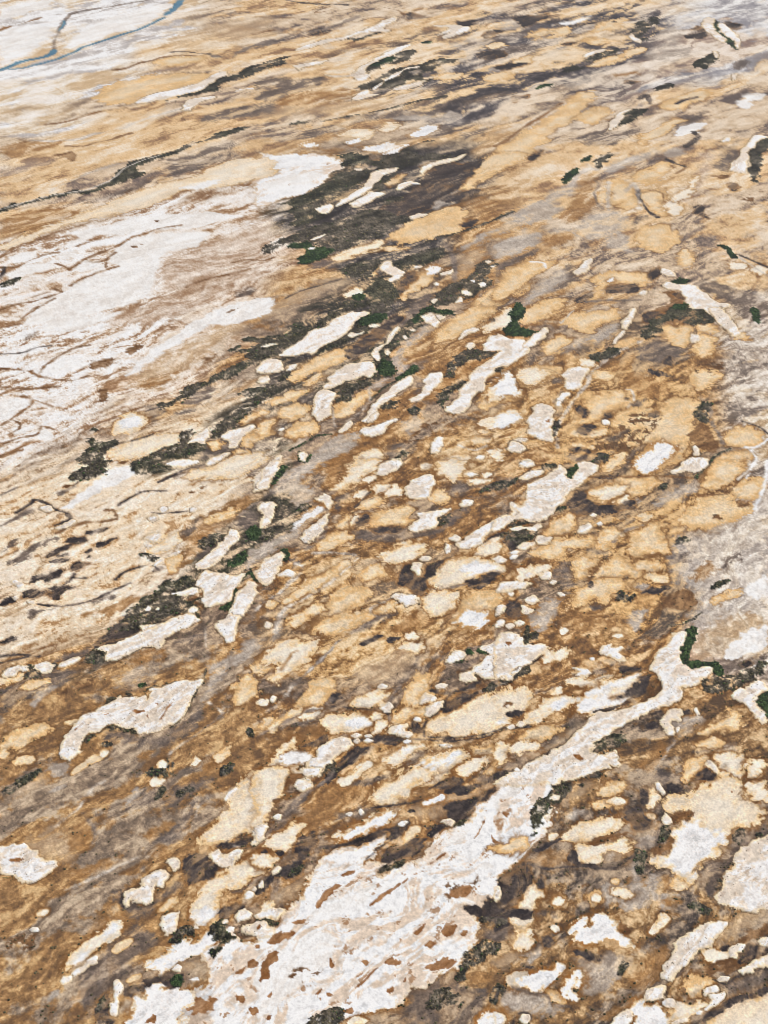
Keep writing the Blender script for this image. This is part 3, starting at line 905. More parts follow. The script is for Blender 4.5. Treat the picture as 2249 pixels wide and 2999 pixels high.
v 510,770 510,740 570,735 550,750 520,780
v 615,795 640,780 675,790 640,802
z 800,590 810,578 885,575 880,600 830,600
z 885,620 895,612 900,635
z 940,545 960,538 960,555
z 625,615 660,600 670,605 640,622
Lz4 970,640 1010,580 1060,520
Lz3 455,700 520,650
t 400,655 440,640 470,640 440,665
t 5,780 60,740 130,700 230,670 300,680 260,720 180,770 120,800 40,820 10,850
t 0,860 30,820 50,850 20,870
t 90,900 150,850 200,870 150,900
t 520,900 550,870 610,850 610,870 560,900
c 615,840 635,825 650,840 630,855
y 300,930 350,910 420,905 425,940 370,970 290,990
t 440,970 500,910 520,920 480,950
v 90,1030 150,990 240,940 220,970 150,1020 110,1037
t 1420,530 1430,440 1480,370 1530,370 1550,430 1530,500 1480,540 1440,545
c 1165,910 1190,870 1210,880 1190,915
c 970,920 990,895 1015,905 990,930
v 1340,975 1350,930 1390,905 1420,905 1400,940 1370,980
v 1500,720 1515,690 1535,700 1535,745 1510,735
v 920,960 960,940 1020,960 1010,990 950,980
Lv6 1020,880 1020,940 1050,980
Lv5 1050,900 1050,980
o 830,850 880,820 940,830 900,870 850,880
o 770,780 830,765 860,770 800,790
d 600,720 720,715 880,740 1000,740 1150,620 1220,560 1180,700 1000,800 800,780 640,770
y 1280,300 1400,260 1550,150 1600,170 1500,260 1380,330 1320,400 1280,480 1240,520 1260,430
t 1510,320 1600,240 1659,210 1659,330 1580,360
s 1600,80 1620,45 1650,55 1640,85
t 1580,690 1620,640 1659,620 1659,670 1620,700
c 1565,540 1590,520 1620,520 1600,545
t 1300,870 1360,810 1390,800 1370,850 1330,880
o 1230,900 1320,830 1420,740 1390,840 1330,930 1260,960
Ly5 1030,880 1030,840 1100,790 1180,740
Ld7 1180,740 1260,680 1350,600
Ly4 1245,80 1250,190
Ly6 1270,530 1340,590
d 1040,170 1130,140 1220,110 1240,130 1120,180
T 750 1800
Ly8 60,590 130,550 190,480 230,420
Ld9 230,420 300,360 380,290 440,230 490,170 560,120 640,80 760,0
Ly4 300,360 380,290 440,230 490,170
c 20,300 60,250 140,180 260,150 370,160 330,250 250,320 170,370 110,400 90,380 170,290
Lo6 150,330 190,280 220,230 250,220
t 320,90 400,40 480,10 560,0 700,0 600,60 500,110 400,120
h 600,360 640,300 740,260 840,230 900,200 960,250 920,310 840,360 750,410 660,400
c 880,210 930,160 1000,170 1040,200 990,240 920,220
c 910,140 950,115 1000,135 960,150
b 955,170 990,155 995,175
k 630,180 700,140 760,120 770,135 710,160 650,190
k 790,140 880,130 870,150 800,165
t 250,560 290,500 330,440 380,400 440,390 470,420 450,480 400,540 320,570
t 60,690 140,630 240,580 280,570 260,600 160,650 80,700
k 440,490 490,470 540,490 500,510 460,540
Ld9 0,740 100,690 200,640 290,590 400,570 470,500
Ld6 240,660 340,650 400,600
Lk5 460,560 560,565 680,580 760,575
c 300,585 330,568 390,570 370,590 320,595
c 265,630 320,605 390,600 360,630 300,645
c 580,540 630,500 700,475 770,470 795,490 770,540 710,568 640,565
s 735,440 760,420 800,430 780,450 745,450
c 390,660 450,620 560,600 680,610 695,650 650,690 550,715 460,710 420,690
w 560,640 640,620 690,640 640,675 570,670
c 680,610 720,595 765,610 750,640 710,640
c 700,690 730,660 780,640 800,670 780,705 730,715
t 810,620 850,590 920,570 1000,560 1040,570 1050,590 960,610 890,650 830,680 805,660
s 1020,600 1050,550 1100,530 1140,520 1120,570 1080,610 1040,620
s 990,520 1010,490 1060,480 1090,495 1080,530 1030,535 1000,540
t 890,520 900,470 950,420 980,350 1060,360 1040,430 1080,480 1000,500 980,550 920,540
s 755,570 800,530 830,550 810,590 780,595
s 800,720 830,690 900,660 920,670 900,700 940,710 930,740 880,740
s 960,640 975,620 1005,625 1000,650 970,650
s 565,740 600,722 640,735 600,755
s 650,740 690,725 710,738 670,750
s 590,770 620,755 635,770 610,780
s 650,770 680,752 715,765 680,782
k 700,760 760,730 860,730 880,760 820,780 720,780
Lk9 560,770 700,755 880,755 1050,760 1250,770 1400,740 1520,700 1659,680
Lk7 1050,745 1250,752 1400,725 1520,690
k 920,680 960,650 1000,680 1020,720 970,720
Lk8 1020,740 1020,660 1090,600 1180,480
d 950,340 960,260 1000,220 1020,240 990,330 900,420 850,430 880,380
Ld8 890,420 820,500 800,580 810,660
Lk5 750,570 800,600 800,650
s 1140,290 1160,250 1200,220 1260,225 1270,250 1220,290 1190,300
v 1210,300 1230,270 1270,260 1250,290
g 1270,240 1290,215 1320,235 1300,245
s 1230,400 1260,360 1320,340 1340,310 1400,270 1430,240 1340,210 1360,190 1440,170 1480,120 1540,115 1620,140 1620,180 1659,200 1659,290 1600,340 1560,370 1550,400 1510,390 1430,385 1380,390 1370,370 1330,360 1330,400 1290,405
g 1340,230 1350,205 1410,240 1370,240
v 1620,180 1630,120 1659,60 1659,200
v 1380,460 1440,400 1500,395 1560,380 1640,310 1659,310 1659,340 1570,390 1450,440 1400,470
d 1100,280 1140,240 1180,220 1150,250 1130,290 1250,300 1340,260 1350,290 1280,330 1200,320
s 1085,440 1110,420 1165,420 1150,440 1100,450
Lk6 1060,440 1080,420 1120,410
Lk9 1070,460 1120,480 1200,470 1280,450 1350,400
k 1130,580 1180,500 1270,480 1350,480 1270,530 1200,580 1140,610
y 1270,490 1400,450 1560,390 1480,440 1340,500
c 1040,710 1060,660 1130,620 1230,570 1320,520 1400,490 1480,470 1560,460 1659,420 1659,560 1560,590 1520,600 1520,640 1500,680 1440,710 1340,720 1260,740 1220,755 1180,730 1100,720
b 1495,560 1505,535 1550,530 1560,550 1520,570
s 1515,555 1540,550 1530,565
w 1440,655 1480,635 1520,650 1480,670
s 1575,675 1605,650 1640,665 1610,690
k 1520,605 1580,585 1640,590 1600,620 1540,620
s 280,960 300,920 360,870 390,810 440,760 510,745 560,760 590,800 540,830 470,870 420,920 400,960 400,985 350,990 300,990
W 145,890 170,850 240,835 340,840 340,880 310,920 240,910 180,905
k 270,800 310,770 350,755 420,720 430,770 390,800 320,790
o 290,700 360,680 400,700 380,750 310,740
c 0,1037 40,940 100,880 140,830 220,740 240,760 180,840 150,880 250,920 280,960 180,960 160,1037
b 180,1037 190,960 250,970 280,1000 240,1037
s 240,1030 260,1000 310,995 340,1030 330,1037
v 395,970 420,920 450,870 480,870 470,920 430,975
k 420,1000 500,900 560,850 580,830 640,800 700,800 600,880 520,950 450,1037
c 520,1025 560,980 620,930 680,900 680,920 620,980 560,1020
c 780,880 840,840 900,800 980,785 1005,800 950,830 880,880 820,905
w 880,835 920,805 990,795 940,825
d 850,920 900,870 960,830 1040,830 1020,880 940,930 880,950
c 890,1037 940,960 1000,900 1100,840 1200,820 1280,840 1300,870 1240,900 1180,930 1120,1000 1080,1037
w 1010,920 1080,870 1180,840 1240,850 1180,890 1080,930
c 1230,970 1260,920 1310,890 1400,860 1440,880 1360,920 1280,980
t 1280,860 1330,800 1440,790 1500,830 1510,890 1450,940 1400,960 1420,900 1330,880
s 1100,790 1160,785 1200,795 1150,810
s 890,770 920,758 945,770 910,785
d 1440,960 1500,900 1560,840 1659,800 1659,880 1560,930 1460,1000 1400,1030 1300,1037 1340,1000
y 100,170 120,60 160,0 190,0 150,100
s 80,520 100,490 125,500 105,535
s 10,535 30,515 65,520 30,545
T 1449 1800
s 0,1037 70,980 140,930 240,880 340,830 420,790 470,740 510,700 560,660 560,630 620,590 700,585 780,580 860,550 900,530 960,500 1010,460 1020,400 1000,370 950,330 960,280 990,230 1020,190 1060,140 1080,110 1170,100 1150,160 1110,220 1130,270 1160,300 1200,340 1260,325 1310,325 1320,350 1270,390 1240,420 1200,435 1130,440 1140,500 1060,560 1000,570 920,600 840,650 740,690 670,740 620,770 600,800 580,830 640,850 740,820 750,870 770,910 750,925 690,910 700,940 640,945 610,960 550,980 480,1000 390,1010 350,1037
W 480,920 500,880 560,880 620,905 680,930 590,940 500,950
z 470,860 510,850 540,870 510,885
g 1110,220 1150,180 1170,110 1200,85 1235,90 1220,150 1190,200 1170,240 1180,280 1240,290 1310,295 1350,285 1390,340 1360,370 1320,345 1310,320 1240,320 1200,330 1160,290 1130,260
v 1270,430 1280,400 1330,380 1450,370 1560,330 1659,280 1659,310 1560,390 1450,440 1380,470 1300,465
d 1330,270 1420,260 1560,270 1659,240 1659,290 1560,330 1450,370 1390,370
k 1500,305 1540,280 1560,290 1530,320
s 1440,500 1450,465 1530,440 1580,395 1650,400 1659,470 1620,480 1590,510 1590,560 1640,610 1650,650 1620,670 1570,610 1540,560 1480,530
g 1600,520 1640,490 1659,480 1659,610 1610,590
h 1200,250 1230,150 1350,50 1450,0 1659,0 1659,230 1500,260 1350,280 1240,290 1180,270
W 1400,200 1500,120 1659,50 1659,200 1500,250 1400,260
s 0,390 0,170 40,110 120,115 170,140 180,190 240,190 300,180 325,200 290,240 220,290 120,330 100,350 110,380 80,400 60,370 20,380
z 60,175 90,165 110,180 85,195
v 170,190 180,140 230,110 270,130 240,170 200,200
Lk7 60,410 130,360 220,300 290,250
y 240,60 290,10 330,0 340,40 290,100
o 420,160 520,80 640,30 740,40 600,110 480,170
s 640,240 660,180 710,165 700,200 760,190 780,200 740,230 790,260 770,285 720,270 670,250
s 460,330 490,320 560,335 585,360 560,380 490,375 520,350
s 580,265 600,260 610,275 590,280
c 400,100 420,80 440,95 415,112
c 720,130 760,118 780,130 750,138
c 290,270 340,220 440,205 460,220 400,260 320,290
c 450,410 520,390 620,400 720,370 700,420 600,440 500,430
c 500,580 510,510 560,470 640,430 740,390 890,345 900,370 840,480 760,550 660,570 560,595
w 555,480 620,440 720,410 800,380 880,355 870,375 790,410 700,440 620,480 570,490
w 510,570 520,520 600,500 700,470 790,455 780,470 710,500 720,510 830,485 820,505 740,550 660,560 560,585
k 700,500 790,470 800,450 840,430 880,400 920,370 960,370 920,440 860,500 820,490 720,508
k 600,590 680,565 760,552 820,510 850,500 790,540 690,580 620,585
B 900,480 940,400 1020,380 1010,450 950,510 880,530
k 740,330 760,300 830,320 940,330 860,350 770,370
c 200,620 260,570 330,520 420,495 470,520 420,570 320,620 220,665 190,660
w 320,560 400,510 440,530 360,590
c 350,480 380,445 410,450 390,475
s 130,670 150,645 185,660 160,690
s 75,685 110,665 125,690 90,698
t 140,770 200,710 290,670 390,680 340,720 230,760
c 0,780 60,760 100,790 60,850 70,900 0,930
c 90,810 180,780 260,780 240,820 160,850 110,840
s 115,940 130,925 150,945 125,952
d 0,980 80,930 170,940 140,970 60,1000 0,1020
Lk9 190,900 300,850 400,800
h 190,880 300,810 400,740 480,680 530,650 480,720 420,780 300,850
v 600,790 630,770 700,740 770,740 780,770 720,800 660,830 620,840
Lk7 680,730 760,690 900,620 1000,590
s 1000,660 1010,620 1060,590 1110,570 1140,565 1140,600 1110,610 1140,640 1120,660 1080,640 1060,660 1080,700 1100,720 1080,740 1040,720 1020,690
s 1210,575 1230,565 1245,600 1230,615
s 1100,690 1120,680 1125,705 1105,712
k 1130,590 1180,570 1210,600 1160,610
k 920,680 960,640 1000,680 960,700
y 1070,660 1140,640 1150,680 1130,720 1090,690
y 1140,620 1250,610 1270,650 1190,720 1090,760 960,970 1000,890 1080,790 1160,690
o 870,920 900,860 1000,790 1050,780 1040,850 980,930 920,960
t 1230,690 1360,660 1400,620 1420,580 1480,580 1510,620 1470,680 1400,700 1300,710
t 1210,790 1280,770 1330,745 1370,770 1350,810 1290,800
t 1150,970 1180,890 1240,870 1290,870 1270,920 1210,990 1160,1000
s 1270,915 1300,890 1340,910 1360,960 1340,970 1310,930 1290,930
c 1340,870 1400,840 1480,850 1510,890 1500,960 1470,1000 1500,1037 1290,1037 1380,990 1390,940
c 1550,940 1570,890 1620,890 1640,920 1600,960 1570,980
c 1540,1037 1580,1010 1640,1030
y 1310,830 1380,790 1450,800 1490,830 1400,840
d 1200,830 1260,820 1300,830 1240,850
k 1250,950 1280,930 1320,960 1350,975 1300,1000 1220,1020
k 540,970 580,955 630,965 630,990 580,990
s 660,860 720,830 750,860 700,870
T 0 2250
s 0,480 60,470 160,460 210,500 220,550 330,560 350,590 290,630 230,680 160,690 90,680 70,650 0,650
h 150,460 240,420 360,380 440,380 480,450 420,560 330,570 230,560 210,500
o 380,420 460,340 540,340 560,420 540,490 460,510
W 0,580 60,580 150,570 210,610 200,650 100,650 20,610
z 55,555 80,545 150,548 120,570 80,568
Lg5 0,665 80,670
v 20,150 60,110 150,70 240,10 250,20 190,70 110,120 60,160
h 60,170 150,100 240,40 290,40 240,120 150,170 80,190
Ly8 310,370 400,310 480,240 520,170 570,110 640,80
y 290,150 350,110 420,70 430,90 350,140
d 760,240 780,180 850,120 920,130 950,170 940,200 860,240 820,260
y 750,220 790,170 830,120 850,140 800,200
c 920,90 940,65 975,80 970,100 935,105
v 950,190 970,120 1000,120 990,160
v 870,30 960,10 1020,30 980,50 900,50
v 1340,40 1360,0 1400,0 1370,50
v 1085,165 1090,130 1150,120 1180,130 1120,150
d 1020,200 1080,100 1180,90 1300,50 1250,110 1130,170 1060,230
o 630,360 650,310 710,310 700,340 660,370
o 870,420 900,380 960,340 1050,330 1030,390 960,420 920,450
o 1065,390 1110,320 1160,270 1180,290 1180,350 1120,390
o 410,660 500,600 650,560 720,560 680,600 560,650 450,680
o 890,520 940,470 1010,490 1030,520 980,560 920,545
Ld9 550,480 570,420 580,380 540,320 510,270
Ly6 400,740 500,700 620,640 730,590 830,540
d 930,440 1050,380 1100,300 1150,200 1230,160 1180,280 1120,380 1060,480 980,470
Ly5 1190,300 1200,240 1260,180
c 1195,490 1220,430 1300,380 1340,310 1390,240 1420,170 1450,140 1490,80 1560,0 1659,0 1659,170 1620,260 1659,290 1560,340 1510,370 1430,410 1340,460 1270,470
s 1360,190 1380,150 1440,115 1450,130 1420,160 1380,200
s 1520,470 1545,420 1530,380 1570,350 1630,335 1635,360 1600,420 1570,460 1530,480
k 1280,480 1390,450 1480,400 1530,400 1530,440 1480,480 1380,490 1290,500
Ly3 1420,470 1490,490 1540,490 1600,440 1640,400
s 1270,530 1320,510 1345,525 1340,550 1400,500 1470,500 1470,525 1430,560 1420,590 1370,605 1310,580 1290,560
W 1310,560 1360,540 1410,510 1460,510 1430,550 1400,590 1350,590
k 1110,560 1180,520 1260,520 1290,570 1330,600 1260,660 1190,690 1150,720 1140,640
s 1005,570 1050,543 1090,570 1085,605 1060,625 1020,600
s 740,770 770,745 810,740 860,690 880,670 930,640 980,628 1035,640 1030,680 990,715 940,705 955,740 920,790 890,825 840,800 800,800 775,820 770,848 740,835
Lk6 735,745 732,830 765,850
d 690,780 740,740 820,830 900,840 960,760 1000,740 1040,700 1090,640 1110,700 1050,790 960,800 920,870 800,900
o 920,850 980,800 1060,750 1100,680 1130,640 1120,700 1090,790 1030,870 960,880 925,870
t 980,870 990,840 1040,800 1075,795 1070,820 1020,860
s 975,960 985,910 1010,885 1050,880 1075,870 1095,910 1080,940 1050,990 1010,1010 980,985
c 1170,830 1190,760 1260,700 1330,640 1430,580 1520,560 1659,520 1659,580 1550,650 1470,690 1380,720 1320,760 1350,770 1340,830 1300,870 1200,900 1180,870
o 1130,900 1160,750 1180,740 1170,830 1190,930 1100,970 1080,960
w 1185,930 1190,890 1240,855 1300,845 1325,870 1300,900 1250,915 1230,945 1200,950
s 1180,960 1195,955 1205,975 1175,975
s 1430,900 1450,860 1490,850 1540,880 1520,920 1450,940
s 1490,770 1510,745 1545,760 1530,790 1500,795
s 1530,740 1545,720 1560,735 1545,748
s 1570,720 1595,685 1600,720 1580,735
s 1350,935 1380,920 1390,935 1360,950
k 1330,880 1380,830 1480,800 1500,840 1430,870 1400,930 1330,930
d 1400,740 1500,690 1600,620 1659,590 1659,640 1560,700 1460,760
c 1560,900 1600,840 1659,800 1659,930 1600,930
o 1510,830 1560,740 1659,700 1659,800 1580,850
s 1460,985 1480,950 1560,940 1659,960 1659,1037 1560,1020 1500,1010
z 1560,960 1580,950 1580,980 1560,985
s 1370,990 1400,960 1425,970 1400,1020 1440,1020
v 1290,980 1310,930 1370,940 1360,990 1390,1010 1430,1037 1290,1037
v 1040,1010 1080,980 1150,970 1170,990 1120,1000 1100,1030 1040,1037
Lv6 1560,930 1659,940
c 230,890 250,865 280,860 260,890
s 185,980 200,965 235,975 230,995 200,995
o 860,990 900,940 960,935 940,970 890,1000
T 750 2250
s 240,100 260,70 290,70 320,90 340,110 300,140 270,140 255,115
s 270,20 290,0 400,0 390,40 340,60 290,55
b 190,40 240,30 285,50 250,90 210,80
b 100,190 150,180 140,215 110,210
Ld9 60,400 120,340 180,280 240,190 320,140 420,80 500,0
d 90,390 140,320 200,250 260,190 300,170 240,270 180,330 120,390
v 400,40 410,0 520,0 450,30
o 200,330 300,200 420,150 500,100 640,80 780,80 720,170 650,220 520,260 460,330 340,370 260,420
c 0,0 190,0 160,70 140,170 90,210 100,260 60,310 0,330
s 0,450 0,350 40,335 80,350 60,400 40,440
s 100,300 130,280 150,290 140,315 110,315
c 50,470 110,430 180,360 250,320 270,340 240,400 220,460 170,500 100,500
k 110,520 140,500 170,515 140,535
k 25,510 55,498 60,515
c 0,590 0,540 80,540 120,570 60,600
c 690,185 740,130 810,80 880,40 940,0 1100,0 1050,50 950,90 900,130 920,180 840,215 740,210
h 860,100 950,70 1020,80 1000,130 950,160 880,160
d 500,120 620,70 760,50 850,20 760,80 640,110
k 1050,130 1120,90 1200,60 1270,70 1200,110 1110,125
k 1140,140 1220,110 1330,100 1420,60 1500,20 1560,0 1600,0 1520,50 1420,100 1330,130 1230,150
v 1560,40 1620,5 1620,30 1580,55
h 1080,190 1200,160 1330,140 1450,100 1380,150 1260,190 1150,200
w 1010,220 1060,190 1130,165 1135,180 1060,215
Lk7 700,240 800,230 950,210 1010,190
d 480,280 560,280 700,240 780,270 740,300 640,300 560,300
h 880,260 1000,230 1080,210 1120,240 1040,290 940,310 880,300
k 915,265 945,252 965,262 935,272
w 450,455 540,400 620,350 700,300 780,260 870,255 860,290 780,330 700,370 600,420 520,440
s 620,260 635,245 655,270 635,285
s 540,280 570,265 590,275 560,290
Lk9 400,480 500,470 600,450 700,400 800,370 880,360 930,330
k 560,455 660,415 760,370 860,345 900,365 800,400 700,430 620,465
k 760,380 830,350 930,310 940,330 880,400 830,440 790,430 840,380
Lk8 670,550 720,500 780,460 830,430
s 860,345 890,320 925,325 900,350
x 200,870 260,780 310,690 360,620 400,550 500,490 600,470 680,440 770,400 800,410 730,470 680,520 640,580 700,560 760,570 840,560 860,580 760,610 750,650 900,600 1010,560 1060,500 1090,430 1150,380 1220,350 1290,300 1340,250 1360,210 1430,150 1520,90 1620,50 1659,20 1800,-60 1800,330 1720,420 1659,480 1600,560 1520,620 1460,650 1460,690 1490,750 1470,800 1400,790 1380,830 1290,830 1320,900 1350,950 1330,1037 1330,1080 1300,1110 1250,1160 1240,1210 1180,1220 1110,1240 1060,1280 1040,1310 960,1320 900,1360 870,1420 860,1480 760,1480 600,1500 520,1520 480,1557 420,1700 0,1700 -500,1700 -500,1560 -460,1380 -300,1320 -280,1200 -340,1120 -250,1060 -120,1040 0,1060 60,950 140,950 180,880
t 1430,480 1560,430 1640,430 1620,480 1520,500 1440,500
z 345,830 400,770 440,720 500,700 540,705 490,740 430,790 380,850 360,855
z 680,840 740,780 800,740 870,690 880,700 800,770 720,830
z 510,650 560,620 600,615 590,635 540,655
B 1110,720 1180,700 1280,680 1350,640 1330,700 1280,780 1200,810 1140,770
z 1180,740 1240,710 1310,700 1290,760 1220,790 1180,770
z 1490,265 1540,270 1530,300 1500,285
z 1420,390 1450,430 1490,450 1440,455
z 200,940 240,915 300,915 290,940 250,945
z 1120,1000 1150,950 1220,950 1190,1010 1150,1025
z 1240,1010 1260,985 1290,985 1270,1020
z 950,1000 1000,960 1030,935 1010,980 970,1015
Lz4 890,690 940,650 1010,620
Lz4 1320,430 1350,390 1380,320
Lz4 1060,580 1110,550 1150,520
W 1100,470 1200,380 1350,280 1430,180 1600,70 1659,50 1659,100 1500,190 1380,300 1250,420 1120,510
W 330,930 340,850 480,810 600,760 720,720 900,640 1020,580 1060,600 860,700 640,820 480,900 380,950
W 1340,590 1400,570 1440,590 1400,620 1350,610
k 760,540 800,500 900,470 980,420 1030,430 1000,480 960,530 880,570 800,590 750,640 760,600 850,575 780,560
v 745,640 760,605 850,580 900,560 880,590 780,625
k 1130,240 1200,200 1320,190 1400,140 1470,110 1420,150 1340,220 1330,250 1280,290 1200,330 1170,300 1180,260
v 1200,350 1270,310 1250,340
k 1010,350 1060,345 1170,340 1120,370 1060,420 1040,410 1080,370 1040,360
s 1120,320 1180,300 1210,320 1190,350 1150,335
k 270,420 330,390 380,450 300,500 270,580 290,600 200,670 120,650 180,590 240,540
v 200,650 240,600 290,590 250,640
s 95,630 130,595 160,605 140,640 105,648
s 15,710 40,680 45,720 20,735
k 0,720 60,660 120,640 100,690 40,740 0,780
h 60,820 160,750 260,680 340,600 300,700 220,790 100,830
s 0,890 80,860 150,850 190,860 140,910 60,920 0,910
v 0,930 70,925 130,935 110,955 30,945
z 160,1000 230,980 200,1037 140,1037
t 890,460 920,400 980,350 960,420 910,470
k 1460,660 1530,620 1600,580 1659,560 1659,700 1620,780 1560,850 1500,800 1490,720
k 1390,850 1420,790 1460,820 1490,870 1560,860 1659,870 1659,900 1540,910 1440,930 1380,930 1350,890
k 1280,830 1340,820 1380,850 1350,900 1310,880
v 1340,920 1440,910 1530,930 1440,950
d 1340,1000 1440,960 1540,950 1590,990 1570,1037 1340,1037
h 1400,860 1460,850 1500,890 1420,910
c 1620,830 1659,720 1659,860 1600,860
c 1580,1000 1560,930 1659,900 1659,1037 1590,1037
T 1449 2250
v 230,300 250,230 290,180 340,140 350,80 380,62 420,75 460,80 540,100 470,130 420,170 380,210 330,240 300,300 240,360 220,420 215,380
s 330,190 350,160 400,170 380,200
s 290,300 310,280 345,285 330,315
s 370,260 385,268 375,275
s 230,380 245,372 255,385
s 280,380 310,365 300,385
c 330,430 340,400 380,400 350,440
k 220,500 260,470 340,450 420,420 330,480 250,510
v 545,45 580,25 640,35 630,60 570,60
k 700,60 740,50 750,75 720,80
h 430,150 540,110 600,110 520,170 440,230 420,200
y 430,290 480,250 540,250 520,290 460,310
c 970,540 1050,500 1100,430 1070,370 1150,320 1200,290 1160,240 1040,250 1020,220 1060,190 1180,180 1190,140 1290,110 1330,60 1400,20 1500,80 1540,130 1560,200 1620,240 1600,310 1560,360 1470,350 1440,380 1410,400 1400,450 1350,520 1260,550 1230,620 1220,660 1190,690 1130,650 1060,620 990,590
w 990,550 1060,500 1110,430 1090,370 1180,300 1250,300 1300,400 1380,380 1400,430 1340,500 1260,540 1220,620 1180,640 1100,610
t 1050,730 1100,660 1190,690 1130,730
c 1540,180 1540,110 1580,90 1640,100 1659,130 1659,210 1600,200
z 1430,150 1440,130 1455,150
b 1560,200 1610,200 1620,225 1580,220
d 1230,620 1260,560 1360,520 1410,460 1430,400 1540,370 1600,320 1659,260 1659,390 1560,440 1480,500 1440,560 1430,600 1370,640 1350,720 1340,800 1250,730 1200,700
s 1370,650 1440,600 1450,530 1490,500 1530,460 1600,430 1659,400 1850,330 1850,860 1659,860 1560,880 1440,850 1360,820 1350,760 1390,720
W 1440,780 1520,730 1600,710 1659,740 1659,840 1560,850 1460,830
v 1450,420 1480,380 1520,385 1500,440 1470,460
v 1590,410 1600,395 1620,405
v 1340,730 1360,680 1390,700 1380,730
c 430,430 490,370 560,330 650,300 740,310 800,320 790,360 720,390 640,410 540,435 460,435
b 560,430 640,410 760,390 840,380 800,420 700,450 600,465
t 600,240 680,180 760,180 810,190 780,220 700,240
c 690,200 740,180 790,195 750,215
c 920,130 960,100 1000,180 970,240 930,210
s 970,90 990,80 1035,150 1020,165 990,130
t 620,140 720,80 820,110 760,150 660,160
d 900,30 1020,10 1100,60 1040,110 960,60
k 1050,100 1100,90 1150,120 1090,160 1060,150
s 1020,300 1040,270 1075,320 1040,350 1020,340
c 500,520 530,470 640,470 720,450 790,430 830,440 780,480 830,490 770,540 720,500 660,520 600,570 540,580 505,560
y 740,290 800,260 850,280 830,300 770,300
y 810,470 850,430 920,400 980,440 950,480 870,490
k 820,260 880,240 930,330 920,380 850,380 820,340
k 880,130 910,120 930,210 900,230
t 910,290 940,270 970,290 940,310
o 950,370 980,320 1010,330 980,380
v 1000,430 1020,370 1060,350 1050,400 1020,440
b 1090,270 1150,245 1195,265 1190,300 1130,330 1080,350 1060,310
b 1010,470 1060,410 1100,420 1060,490 960,540 940,510
Lk9 830,540 740,600 660,610 560,590 440,600 300,610 180,570 60,640 10,680
k 440,560 480,490 500,580 700,580 840,540 880,500 740,600 600,610
v 860,500 910,500 900,620 870,640
o 180,560 300,520 440,490 460,560 360,600 240,590
y 660,550 720,510 740,540 690,570
c 150,860 180,780 170,750 210,710 240,740 270,770 230,800 200,860
t 105,825 130,800 160,820 130,840
t 330,830 370,780 400,770 430,800 420,830 370,850
c 350,820 380,790 410,800 380,830
t 540,790 600,740 640,760 640,800 590,820
c 590,790 610,765 640,780 620,805
c 720,740 750,720 800,730 800,760 760,780 720,765
o 890,720 900,640 940,640 930,710
o 860,770 870,740 900,750 880,780
t 720,690 735,670 755,680 740,700
y 640,740 700,690 840,700 850,560 880,560 880,680 940,720 940,640 990,640 1000,760 1130,780 1100,800 1000,800 1060,860 960,840 820,880 760,830 660,820
o 970,840 980,790 1100,800 1130,830 1060,860
o 1000,720 1010,640 1060,640 1060,700 1080,740 1020,760
c 940,1000 980,950 1010,900 1060,900 1020,950 960,1005
k 240,700 290,650 300,720 260,740
B 480,720 560,680 620,640 580,720 500,740
s 0,730 30,720 50,760 40,800 0,820
v 1180,840 1240,820 1300,850 1280,880 1220,870
d 100,880 200,870 330,870 260,900 140,900
k 0,900 60,910 80,950 20,980 0,980
T 1449 2499
w 460,500 470,460 520,410 560,400 570,450 600,440 610,390 650,375 740,410 750,470 780,500 830,540 820,580 760,560 690,530 600,550 540,555 480,530
c 100,400 210,385 190,440 210,480 180,505 135,500 150,450
c 100,545 150,515 220,520 240,540 170,565
c 345,450 360,438 380,450 360,465
d 0,430 60,410 120,440 110,500 40,510 0,505
h 0,640 80,600 180,580 140,660 60,690 0,690
y 160,660 220,590 280,580 260,640 200,690
t 90,750 150,730 200,740 160,790 110,780
w 150,790 200,750 300,715 360,700 390,680 410,700 380,740 330,790 270,830 210,810
d 340,800 380,740 430,710 440,740 400,800 370,820
w 415,870 440,790 480,740 520,740 530,780 500,830 510,880 470,900
t 300,820 350,830 400,870 440,900 400,920 340,880
y 20,920 60,860 110,800 200,830 330,870 340,920 400,930 340,990 200,960 100,980 50,940
Ld8 110,810 220,850 320,860 340,920 450,930
y 500,650 560,630 620,650 700,600 790,630 790,720 700,800 640,860 560,850 520,760
k 490,600 560,590 640,620 640,650 560,640 500,625
k 290,510 330,500 370,540 340,580 300,560
k 160,660 200,690 240,690 220,700 150,680
v 740,740 770,660 800,680 780,740
o 830,800 850,650 920,590 1050,560 1080,600 1000,700 980,790 900,850
b 740,480 760,420 820,440 830,490 790,490
s 1000,760 1020,680 1080,620 1090,540 1180,480 1260,430 1340,400 1420,430 1330,510 1310,560 1240,590 1200,650 1120,720 1060,790
h 1300,470 1420,420 1540,330 1659,300 1659,390 1560,460 1440,530 1330,560
s 915,880 930,830 1000,800 1050,820 1040,870 980,900 930,900
s 1020,910 1040,880 1090,890 1090,930 1050,935
k 1365,575 1420,555 1430,580 1390,590
d 1210,610 1250,570 1310,560 1280,620 1230,660 1210,640
d 1060,740 1120,700 1200,680 1160,750 1100,780
s 1410,610 1440,570 1500,545 1530,560 1520,590 1470,610 1470,635 1430,635
c 1275,600 1330,590 1400,610 1340,640 1290,640
k 1530,570 1560,545 1600,570 1620,610 1560,650 1480,650 1500,610
s 1595,530 1620,510 1659,510 1700,500 1700,570 1659,570 1620,560
s 1485,720 1520,680 1590,650 1659,620 1750,590 1750,680 1659,700 1600,690 1560,730 1500,735
b 1240,700 1320,680 1450,640 1560,650 1480,710 1400,730 1310,750
s 1345,775 1370,750 1430,750 1410,775 1360,785
Lk7 1320,770 1400,800 1480,740 1640,700
